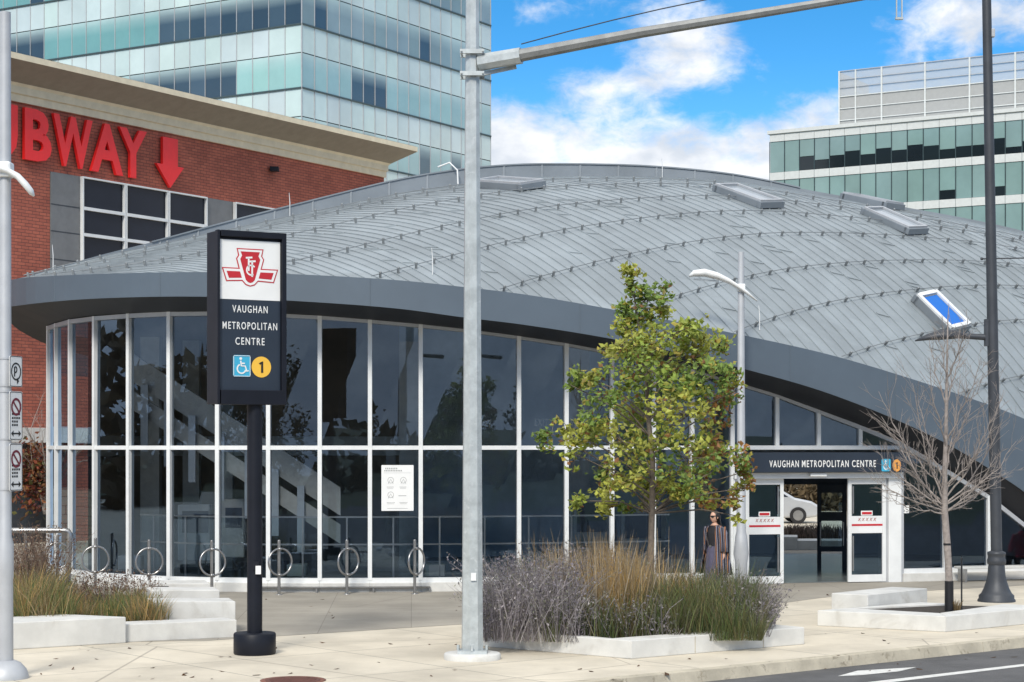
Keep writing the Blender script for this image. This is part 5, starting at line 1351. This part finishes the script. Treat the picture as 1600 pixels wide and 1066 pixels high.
sage('sage_shrub', [(748, 910, 27.6, 30.6, .4, 1.2, 2500, Z0), (850, 1000, 29.4, 31, .7, 1.3, 1000, Z0), (1030, 1205, 29.3, 31, .4, .85, 1000, Z0), (1140, 1206, 28.4, 30.2, .3, .8, 600, Z0), (900, 1060, 27.8, 29.5, .3, .7, 420, Z0)], 'wiry grey sage shrubs spilling over the middle planter', GREY, GREY+[(.20, .21, .15), (.24, .22, .26)])
bed('left_grass', [(15, 110, 29.3, 32, .4, .95, 2000, .2), (90, 250, 30, 32.5, .15, .5, 2200, .2), (195, 262, 30, 31, .25, .55, 450, .2)], GREEN[:2]+GOLD[:3]+[(.22, .20, .08), (.18, .17, .08)], 'green and straw grasses growing in the left planter', 'grass', .008, (.1, .7), .12)
sage('seed_shrub', [(15, 90, 31.5, 34.5, .8, 1.5, 380, .2), (80, 260, 33, 35.5, .25, .6, 260, .2)], 'brown seed-headed perennials behind the left planter grass', [(.16, .11, .08), (.2, .14, .1), (.12, .085, .07)], [(.17, .10, .07), (.13, .075, .055), (.25, .19, .13)], 9)

# red-leaved creeper and twigs by the brick building
rb = XY(62, 56.5); sh_ = thing('red_creeper', 'rust-red leafy creeper hanging over the pale block base', 'plant', rb)
n = 1500; ps = np.zeros((n, 3)); cl = np.zeros((n, 3))
for i in range(n):
    px, py = rng.gauss(56, 18), rng.gauss(742, 26)
    if py < 690 and rng.random() < .7: py += 40
    p = P(px, py, 56.5+rng.uniform(-.5, .5))-rb; ps[i] = p; k = rng.choice([(.26, .09, .045), (.20, .07, .04), (.32, .15, .06), (.13, .10, .05), (.09, .04, .03)]); cl[i] = [x*rng.uniform(.7, 1.3) for x in k]
foliage('leaves', ps, nr.uniform(.07, .15, n), nr.normal(size=(n, 3))+np.array([0, -.6, .4]), cl, M['leaf'], sh_)
mb = MB(); tips = []
branch_tree(mb, Vector((.15, 0, 1.0)), [Vector((.25, 0, 1)), Vector((-.4, .1, 1)), Vector((.05, -.1, 1))], 2.3, .045, 3, .5, 4, tips, .2)
mb.build('stem', M['bark_pale'], sh_)

# ---------------------------------------------------------------- what shows through the open doorway
bk_ = thing('rear_planter', 'white concrete planter seen through the open doorway', 'planter', XY(1250, 55.6))
b_ = XY(1250, 55.6); mb = MB()
for px0, px1, y0, y1, z_ in ((1180, 1246, 55.3, 56.6, .38), (1246, 1345, 55.3, 56.6, .27)): slab(mb, [XY(px0, y0)-b_, XY(px1, y0)-b_, XY(px1, y1)-b_, XY(px0, y1)-b_], 0, z_)
mb.build('wall', M['concrete_white'], bk_, .01)
bed('rear_hedge', [(1190, 1350, 57, 59.5, .4, .60, 2600, 0)], [(.12, .09, .07), (.16, .12, .10), (.09, .075, .06)], 'dry brown hedge seen through the open doorway', 'hedge', .03, (.1, .5))
# silver car
cx_ = XY(1277, 75); car = thing('silver_car', 'silver hatchback seen through the open station doorway', 'car', (cx_.x-2.1, 75, 0))
prof_ = [(-2.1, .35), (-2.12, .75), (-2.0, 1.0), (-1.75, 1.1), (-1.35, 1.5), (-.6, 1.58), (.1, 1.52), (.55, 1.32), (1.1, 1.0), (1.75, .86), (2.05, .68), (2.12, .45), (2.05, .28), (1.6, .22), (-1.7, .22)]
mb = MB(); mb.prism([Vector((x, -.85, z)) for x, z in prof_], (0, 1.7, 0)); mb.build('body', mat('car_paint', (.55, .57, .60), .25, metal=.5, var=.03, coat=.6), car, .08)
mb = MB(); mb.prism([Vector((x, -.862, z)) for x, z in ((-1.3, 1.08), (-1.1, 1.42), (-.55, 1.5), (.05, 1.45), (.5, 1.25), (.85, 1.03))], (0, 1.724, 0)); mb.build('side_window', M['dark_window'], car)
mb = MB(); mb.beam((.14, 0, 1.525), (1.06, 0, 1.035), 1.4, .02, (0, 0, 1)); mb.build('windscreen', M['dark_window'], car)
for x in (-1.25, 1.22):
    for s_ in (-1, 1):
        mb = MB(); mb.tube([(x, s_*.72, .32), (x, s_*.90, .32)], .32, 22); wh = mb.build('wheel', M['black'], car)
        mb = MB(); mb.tube([(x, s_*.89, .32), (x, s_*.908, .32)], .2, 16); mb.build('rim', M['stainless'], wh)
mb = MB(); mb.beam((1.85, -.80, .66), (2.06, -.62, .62), .1, .16); mb.build('headlight', M['white_sign'], car)
N = 2600; ps = np.zeros((N, 3))
for i in range(N): p = XY(rng.uniform(1190, 1330), rng.uniform(88, 93)); ps[i] = (p.x, p.y, abs(rng.gauss(0, 1))*1.0)
tag(foliage('rear_shrubs', ps, nr.uniform(.12, .35, N), nr.normal(size=(N, 3))+np.array([0, -.3, .4]), np.array([[.16, .12, .07]])*nr.uniform(.4, 1.5, (N, 1)), M['leaf']), 'brown and olive shrubs behind the silver car', 'shrub', kind='stuff')
# far trees behind the car, and the street side opposite the station that the glass mirrors
def far_tree(x, y, h, w_, label, grp, seed):
    rr = random.Random(seed); t_ = thing('street_tree', label, 'tree', (x, y, -.15), 0, grp)
    mb = MB(); mb.tube([(0, 0, 0), (0, 0, h*.75)], [.16, .05], 8); mb.build('trunk', M['bark'], t_)
    n = 2600; cs = [(rr.gauss(0, .28)*w_, rr.gauss(0, .28)*w_, h*(.35+.6*rr.random())) for _ in range(14)]; ps = []
    for i in range(n):
        c = rr.choice(cs); k = max(.25, 1.25-c[2]/h); ps.append((c[0]*k*1.5+rr.gauss(0, .10)*w_, c[1]*k*1.5+rr.gauss(0, .10)*w_, c[2]+rr.gauss(0, .07)*h))
    foliage('crown', np.array(ps), nr.uniform(.13, .30, n), nr.normal(size=(n, 3))+np.array([0, 0, .5]), np.array([[.07, .085, .05]])*nr.uniform(.5, 1.5, (n, 1)), M['leaf'], t_)
for i, (x, y, h, w_) in enumerate(((11.5, 96, 5, 5), (15, 98, 6, 5), (8.5, 97, 4.5, 4))): far_tree(x, y, h, w_, 'distant tree behind the silver car, seen through the doorway', 'trees behind the silver car', 40+i)
for i, (x, y, h, w_) in enumerate(((-23, -40, 9.5, 3.2), (-14, -44, 6, 3.6), (5, -46, 5.5, 4.5), (22, -46, 6, 5), (36, -40, 7, 5), (-40, -38, 7, 5))): far_tree(x, y, h, w_, 'street tree opposite, mirrored dark in the station glass', 'trees opposite the station', 60+i)
N = 16000; ps = np.zeros((N, 3)); 
for i in range(N):
    x = rng.uniform(-110, 110); ps[i] = (x, -62+rng.uniform(-3, 3), abs(rng.gauss(0, 1))*1.15*(1+.5*math.sin(x*.13)+.4*math.sin(x*.05+1)))
for i in range(9500): 
    y = rng.uniform(-30, 75); ps[i] = (-72+rng.uniform(-4, 4), y, (rng.uniform(0, 1)**1.25)*9.*(1+.18*math.sin(y*.2)))  # unseen foliage at far left, added to block sky reflections in the glass
tc_ = np.where(np.arange(N)[:, None] < 9500, np.array([[.26, .19, .12]]), np.array([[.075, .085, .06]]))
tag(foliage('treeline_and_sky_block', ps, nr.uniform(.5, 1.15, N), nr.normal(size=(N, 3)), tc_*nr.uniform(.6, 1.3, (N, 1)), M['leaf']), 'dark trees opposite plus unseen tan foliage added to block sky from left glass', 'trees', kind='stuff')
for x, y in ((-14, -24), (12, -27), (23, -27)):
    o = thing('street_light', 'street light opposite, mirrored in the station glass', 'street light', (x, y, -.15), 0, 'street lights opposite the station')
    mb = MB(); mb.tube([(0, 0, 0), (0, 0, 9.5)], [.13, .09], 8); mb.build('shaft', M['lamp_dark'], o); mb = MB(); mb.tube([(0, 0, 8.2), (1.2, 0, 8.5), (2.4, 0, 8.4)], [.06, .1, .12], 8); mb.build('lamp_head', M['lamp_dark'], o)

# ---------------------------------------------------------------- people
def skin_body(name, joints, edges, m, parent, root=0):
    me = bpy.data.meshes.new(name); me.from_pydata([j[0] for j in joints], edges, []); o = bpy.data.objects.new(name, me); C.objects.link(o)
    sk_ = o.modifiers.new('s', 'SKIN'); sk_.use_smooth_shade = True; ss = o.modifiers.new('u', 'SUBSURF'); ss.levels = 1; ss.render_levels = 1
    for i, j in enumerate(joints):
        v = me.skin_vertices[0].data[i]; r_ = j[1]; v.radius = r_ if isinstance(r_, tuple) else (r_, r_); v.use_root = (i == root)
    dgp = bpy.context.evaluated_depsgraph_get(); me2 = bpy.data.meshes.new_from_object(o.evaluated_get(dgp)); bpy.data.objects.remove(o); bpy.data.meshes.remove(me)
    return link(name, me2, m, parent)
def ring_loft(mb, rings, n=28, a0=0., a1=360., col=None, sm=True):
    """rings: (cx, cy, z, rx, ry); angle 270 is the front (-y)"""
    full = a1-a0 >= 359; V = []; F = []; m_ = n if full else n+1
    for cx, cy, z, rx, ry in rings:
        for k in range(m_):
            a = R(a0+(a1-a0)*k/n); V.append((cx+rx*math.cos(a), cy+ry*math.sin(a), z))
    for i in range(len(rings)-1):
        for k in range(n): F.append((i*m_+k, i*m_+(k+1) % m_, (i+1)*m_+(k+1) % m_, (i+1)*m_+k))
    mb.mesh(V, F, sm=sm)
def hand(J, E, iw, wrist, d, side, curl):
    """palm, four unequal fingers and a thumb growing on from vertex iw"""
    d = d.normalized(); s_ = side.normalized(); n_ = d.cross(s_)
    ip = len(J); J.append((wrist+d*.05, (.024, .030))); E.append((iw, ip))
    for k, (ln, off_) in enumerate(((.072, -.027), (.082, -.009), (.077, .009), (.060, .026))):
        b = wrist+d*.085+s_*off_; i0 = len(J); J.append((b, .0095)); E.append((ip, i0))
        m_ = b+(d+n_*curl).normalized()*ln*.5; J.append((m_, .0088)); E.append((i0, i0+1)); J.append((m_+(d*.7+n_*curl*1.8).normalized()*ln*.5, .0070)); E.append((i0+1, i0+2))
    i0 = len(J); J.append((wrist+d*.035-s_*.036+n_*.01, .012)); E.append((ip, i0)); J.append((wrist+d*.068-s_*.052+n_*.02, .0095)); E.append((i0, i0+1)); J.append((wrist+d*.095-s_*.05+n_*.035, .008)); E.append((i0+1, i0+2))
def stripe_mat():
    m = bpy.data.materials.new('striped_knit'); m.use_nodes = True; t = NT(m.node_tree); b = m.node_tree.nodes['Principled BSDF']; b.inputs['Roughness'].default_value = .9
    co = t.n('ShaderNodeTexCoord').outputs['Object']; s_ = t.n('ShaderNodeSeparateXYZ'); t.put(s_.inputs[0], co)
    x = t.m('ADD', s_.outputs[0], t.m('MULTIPLY', s_.outputs[1], .55)); x = t.m('ADD', x, t.m('MULTIPLY', s_.outputs[2], .10))
    f_ = t.m('FRACT', t.m('MULTIPLY', x, 9.)); r_ = t.n('ShaderNodeValToRGB'); t.put(r_.inputs[0], f_); r_.color_ramp.interpolation = 'CONSTANT'
    e = r_.color_ramp.elements; e[0].position = 0; e[0].color = (.015, .017, .035, 1); e[1].position = .36; e[1].color = (.30, .26, .22, 1)
    for p_, c_ in ((.42, (.03, .035, .07, 1)), (.60, (.40, .17, .06, 1)), (.72, (.02, .02, .04, 1)), (.86, (.22, .22, .27, 1))): x_ = e.new(p_); x_.color = c_
    t.put(b.inputs['Base Color'], r_.outputs[0]); return m
def make_woman(loc_, rz):
    t_ = thing('person', 'woman in sunglasses, black top and long striped cardigan walking past grass', 'person', loc_, rz)
    V3 = Vector
    J = [(V3((0, 0, .96)), (.145, .105)), (V3((0, 0, 1.12)), (.125, .09)), (V3((0, 0, 1.28)), (.15, .095)), (V3((0, .01, 1.38)), (.12, .07)), (V3((0, .0, 1.44)), .052), (V3((0, -.01, 1.50)), .05),
         (V3((.09, 0, .90)), .095), (V3((.11, -.10, .50)), .062), (V3((.11, .0, .09)), .04), (V3((.11, -.14, .035)), .032),
         (V3((-.09, 0, .90)), .095), (V3((-.10, .05, .50)), .062), (V3((-.10, .22, .13)), .04), (V3((-.10, .10, .04)), .032),
         (V3((.165, 0, 1.37)), .058), (V3((.23, .03, 1.10)), .045), (V3((.27, -.03, .86)), .030),
         (V3((-.165, 0, 1.37)), .058), (V3((-.22, .04, 1.10)), .045), (V3((-.24, .0, .86)), .030)]
    E = [(0, 1), (1, 2), (2, 3), (3, 4), (4, 5), (0, 6), (6, 7), (7, 8), (8, 9), (0, 10), (10, 11), (11, 12), (12, 13), (3, 14), (14, 15), (15, 16), (3, 17), (17, 18), (18, 19)]
    hand(J, E, 16, J[16][0], V3((.08, -.12, -1)), V3((.2, -1, 0)), .25); hand(J, E, 19, J[19][0], V3((-.05, -.08, -1)), V3((0, -1, 0)), .25)
    # head grown into the same mesh afterwards
    b = skin_body('body', J, E, M['skin'], t_)
    hm = MB(); hc = V3((0, -.015, 1.595))
    def face(p):
        x, y, z = p; k = 1-.20*max(0, -z/.115)**1.4 if z < 0 else 1; x *= k; y *= (1-.08*max(0, -z/.115))
        if y < 0: y -= .022*math.exp(-(x/.018)**2-((z+.008)/.028)**2)+.010*math.exp(-(x/.03)**2-((z+.058)/.014)**2)+.012*math.exp(-(x/.03)**2-((z+.100)/.02)**2)
        return V3((x, y, z))
    hm.ellip(hc, (.074, .092, .115), 28, 22, fn=face)
    for s_ in (-1, 1): hm.ellip(hc+V3((s_*.076, .012, -.005)), (.012, .022, .033), 10, 8)
    i0 = len(b.data.vertices); bmx = bmesh.new(); bmx.from_mesh(b.data); vs_ = [bmx.verts.new(v) for v in hm.v]
    for f_ in hm.f:
        ids = []; [ids.append(k) for k in f_ if k not in ids]
        try: bmx.faces.new([vs_[k] for k in f_]).smooth = True
        except ValueError: pass
    bmx.to_mesh(b.data); bmx.free()
    hb = MB()
    def hairf(p):
        x, y, z = p
        return V3((x, y, z))
    hb.ellip(hc+V3((0, .022, .022)), (.090, .098, .112), 22, 16, fn=lambda p: V3((p.x, max(p.y, -.052-.05*max(0, (p.z-.055)/.05)), p.z)))
    ring_loft(hb, [(0, .045, 1.64, .088, .07), (0, .05, 1.56, .095, .065), (0, .065, 1.46, .10, .055), (0, .075, 1.36, .085, .04), (0, .075, 1.30, .05, .02)], 18, -15, 195)
    hb.build('hair', M['hair'], t_)
    sg_ = MB()
    for s_ in (-1, 1):
        sg_.prism([hc+V3((s_*(.006+.056*x), -.100+.020*x*x, .012+.024*y)) for x, y in ((0, .6), (.5, .9), (1, .8), (1.05, 0), (.85, -.8), (.4, -.95), (.05, -.4))], (0, -.008, 0)); sg_.beam(hc+V3((s_*.064, -.08, .025)), hc+V3((s_*.08, .01, .02)), .006, .012)
    sg_.beam(hc+V3((-.012, -.106, .02)), hc+V3((.012, -.106, .02)), .008, .01); sg_.build('sunglasses', M['black'], t_)
    li = MB(); li.ellip(hc+V3((0, -.098, -.055)), (.024, .008, .009), 12, 8); li.build('lips', mat('lips', (.16, .03, .035), .4, var=0), t_)
    tp_ = MB(); ring_loft(tp_, [(0, 0, .95, .158, .118), (0, 0, 1.03, .142, .108), (0, 0, 1.13, .14, .107), (0, -.005, 1.26, .172, .125), (0, 0, 1.34, .178, .105), (0, .004, 1.40, .125, .082), (0, 0, 1.43, .075, .066)]); tp_.build('top', M['cloth_black'], t_)
    sk_ = MB(); V = []; F = []; zs_ = (1.02, .96, .85, .65, .42, .22); rs = (.140, .168, .190, .215, .245, .27); n = 40
    for z, r_ in zip(zs_, rs):
        for k in range(n): a = 2*math.pi*k/n; q_ = 1+.06*math.sin(a*9+z*2)*min(1, (1.02-z)*1.6); V.append((r_*q_*math.cos(a), r_*.82*q_*math.sin(a)+.02*(1-z), z))
    for i in range(5):
        for k in range(n): F.append((i*n+k, (i+1)*n+k, (i+1)*n+(k+1) % n, i*n+(k+1) % n))
    sk_.mesh(V, F, sm=True); sk_.build('skirt', M['skirt'], t_)
    bk2 = MB(); bk2.box((0, -.128, 1.02), (.05, .012, .04)); bk2.build('buckle', M['stainless'], t_)
    cg = MB(); st = stripe_mat()
    ring_loft(cg, [(0, .012, 1.43, .105, .085), (0, .012, 1.385, .185, .118), (0, .01, 1.27, .21, .145), (0, .012, 1.10, .215, .16), (0, .02, .90, .27, .20), (0, .03, .68, .33, .24), (0, .035, .46, .37, .27)], 34, -58, 238)
    for s_, pts in ((1, [(.17, 0, 1.385), (.215, .02, 1.22), (.25, .02, 1.05), (.275, -.02, .90)]), (-1, [(-.17, 0, 1.385), (-.21, .03, 1.22), (-.235, .03, 1.05), (-.245, 0, .90)])):
        cg.tube(pts, [.085, .088, .088, .082], 14, cap=False)
    o = cg.build('cardigan', st, t_); sol = o.modifiers.new('t', 'SOLIDIFY'); sol.thickness = .008
    sh = MB()
    for x, y, z in ((.11, -.07, .04), (-.10, .16, .05)): sh.ellip((x, y, z), (.05, .125, .045), 14, 8)
    sh.build('shoe', M['cloth_black'], t_)
    return t_
wp = XY(1117, 38.0); make_woman(wp, R(-50))
# seated person at the right edge, mostly outside the picture
sp0 = gpt(1620, 0, .62)
pt = thing('person', 'person in a red jacket sitting at the right edge by the glass', 'person', sp0, R(25))
V3 = Vector
J = [(V3((0, .05, .50)), (.15, .12)), (V3((0, .08, .72)), (.15, .11)), (V3((0, .06, .92)), (.15, .10)), (V3((0, .05, 1.02)), .05), (V3((0, .03, 1.10)), .05),
     (V3((.10, -.12, .48)), .085), (V3((.11, -.38, .47)), .065), (V3((.11, -.40, .10)), .045), (V3((.11, -.52, .04)), .035), (V3((-.10, -.12, .48)), .085), (V3((-.11, -.38, .47)), .065), (V3((-.11, -.40, .10)), .045), (V3((-.11, -.52, .04)), .035),
     (V3((.18, .05, .94)), .06), (V3((.24, -.02, .70)), .045), (V3((.16, -.22, .58)), .03), (V3((-.18, .05, .94)), .06), (V3((-.24, -.02, .70)), .045), (V3((-.16, -.22, .58)), .03)]
E = [(0, 1), (1, 2), (2, 3), (3, 4), (0, 5), (5, 6), (6, 7), (7, 8), (0, 9), (9, 10), (10, 11), (11, 12), (2, 13), (13, 14), (14, 15), (2, 16), (16, 17), (17, 18)]
hand(J, E, 15, J[15][0], V3((-.1, -1, -.2)), V3((1, 0, 0)), .2); hand(J, E, 18, J[18][0], V3((.1, -1, -.2)), V3((-1, 0, 0)), .2)
skin_body('body', J, E, M['skin'], pt)
mb = MB(); mb.ellip((0, .01, 1.20), (.075, .092, .115), 20, 16, fn=lambda p: Vector((p.x, p.y-(.02*math.exp(-(p.x/.02)**2-((p.z+.01)/.03)**2) if p.y < 0 else 0), p.z))); mb.build('head', M['skin'], pt)
mb = MB(); mb.ellip((0, .035, 1.225), (.088, .092, .108), 18, 12); mb.build('hair', M['hair'], pt)
mb = MB(); ring_loft(mb, [(0, .05, .44, .19, .16), (0, .06, .60, .19, .155), (0, .07, .78, .20, .15), (0, .06, .92, .20, .13), (0, .05, 1.0, .12, .09), (0, .04, 1.05, .07, .065)])
for s_ in (-1, 1): mb.tube([(s_*.18, .05, .95), (s_*.245, 0, .72), (s_*.17, -.20, .585)], [.075, .07, .05], 12)
mb.build('jacket', mat('jacket_red', (.55, .02, .06), .7, var=.1), pt)
mb = MB()
for s_ in (-1, 1): mb.tube([(s_*.09, .02, .48), (s_*.11, -.38, .475), (s_*.11, -.41, .30), (s_*.11, -.40, .08)], [.105, .085, .07, .06], 12)
mb.build('trousers', M['cloth_black'], pt)
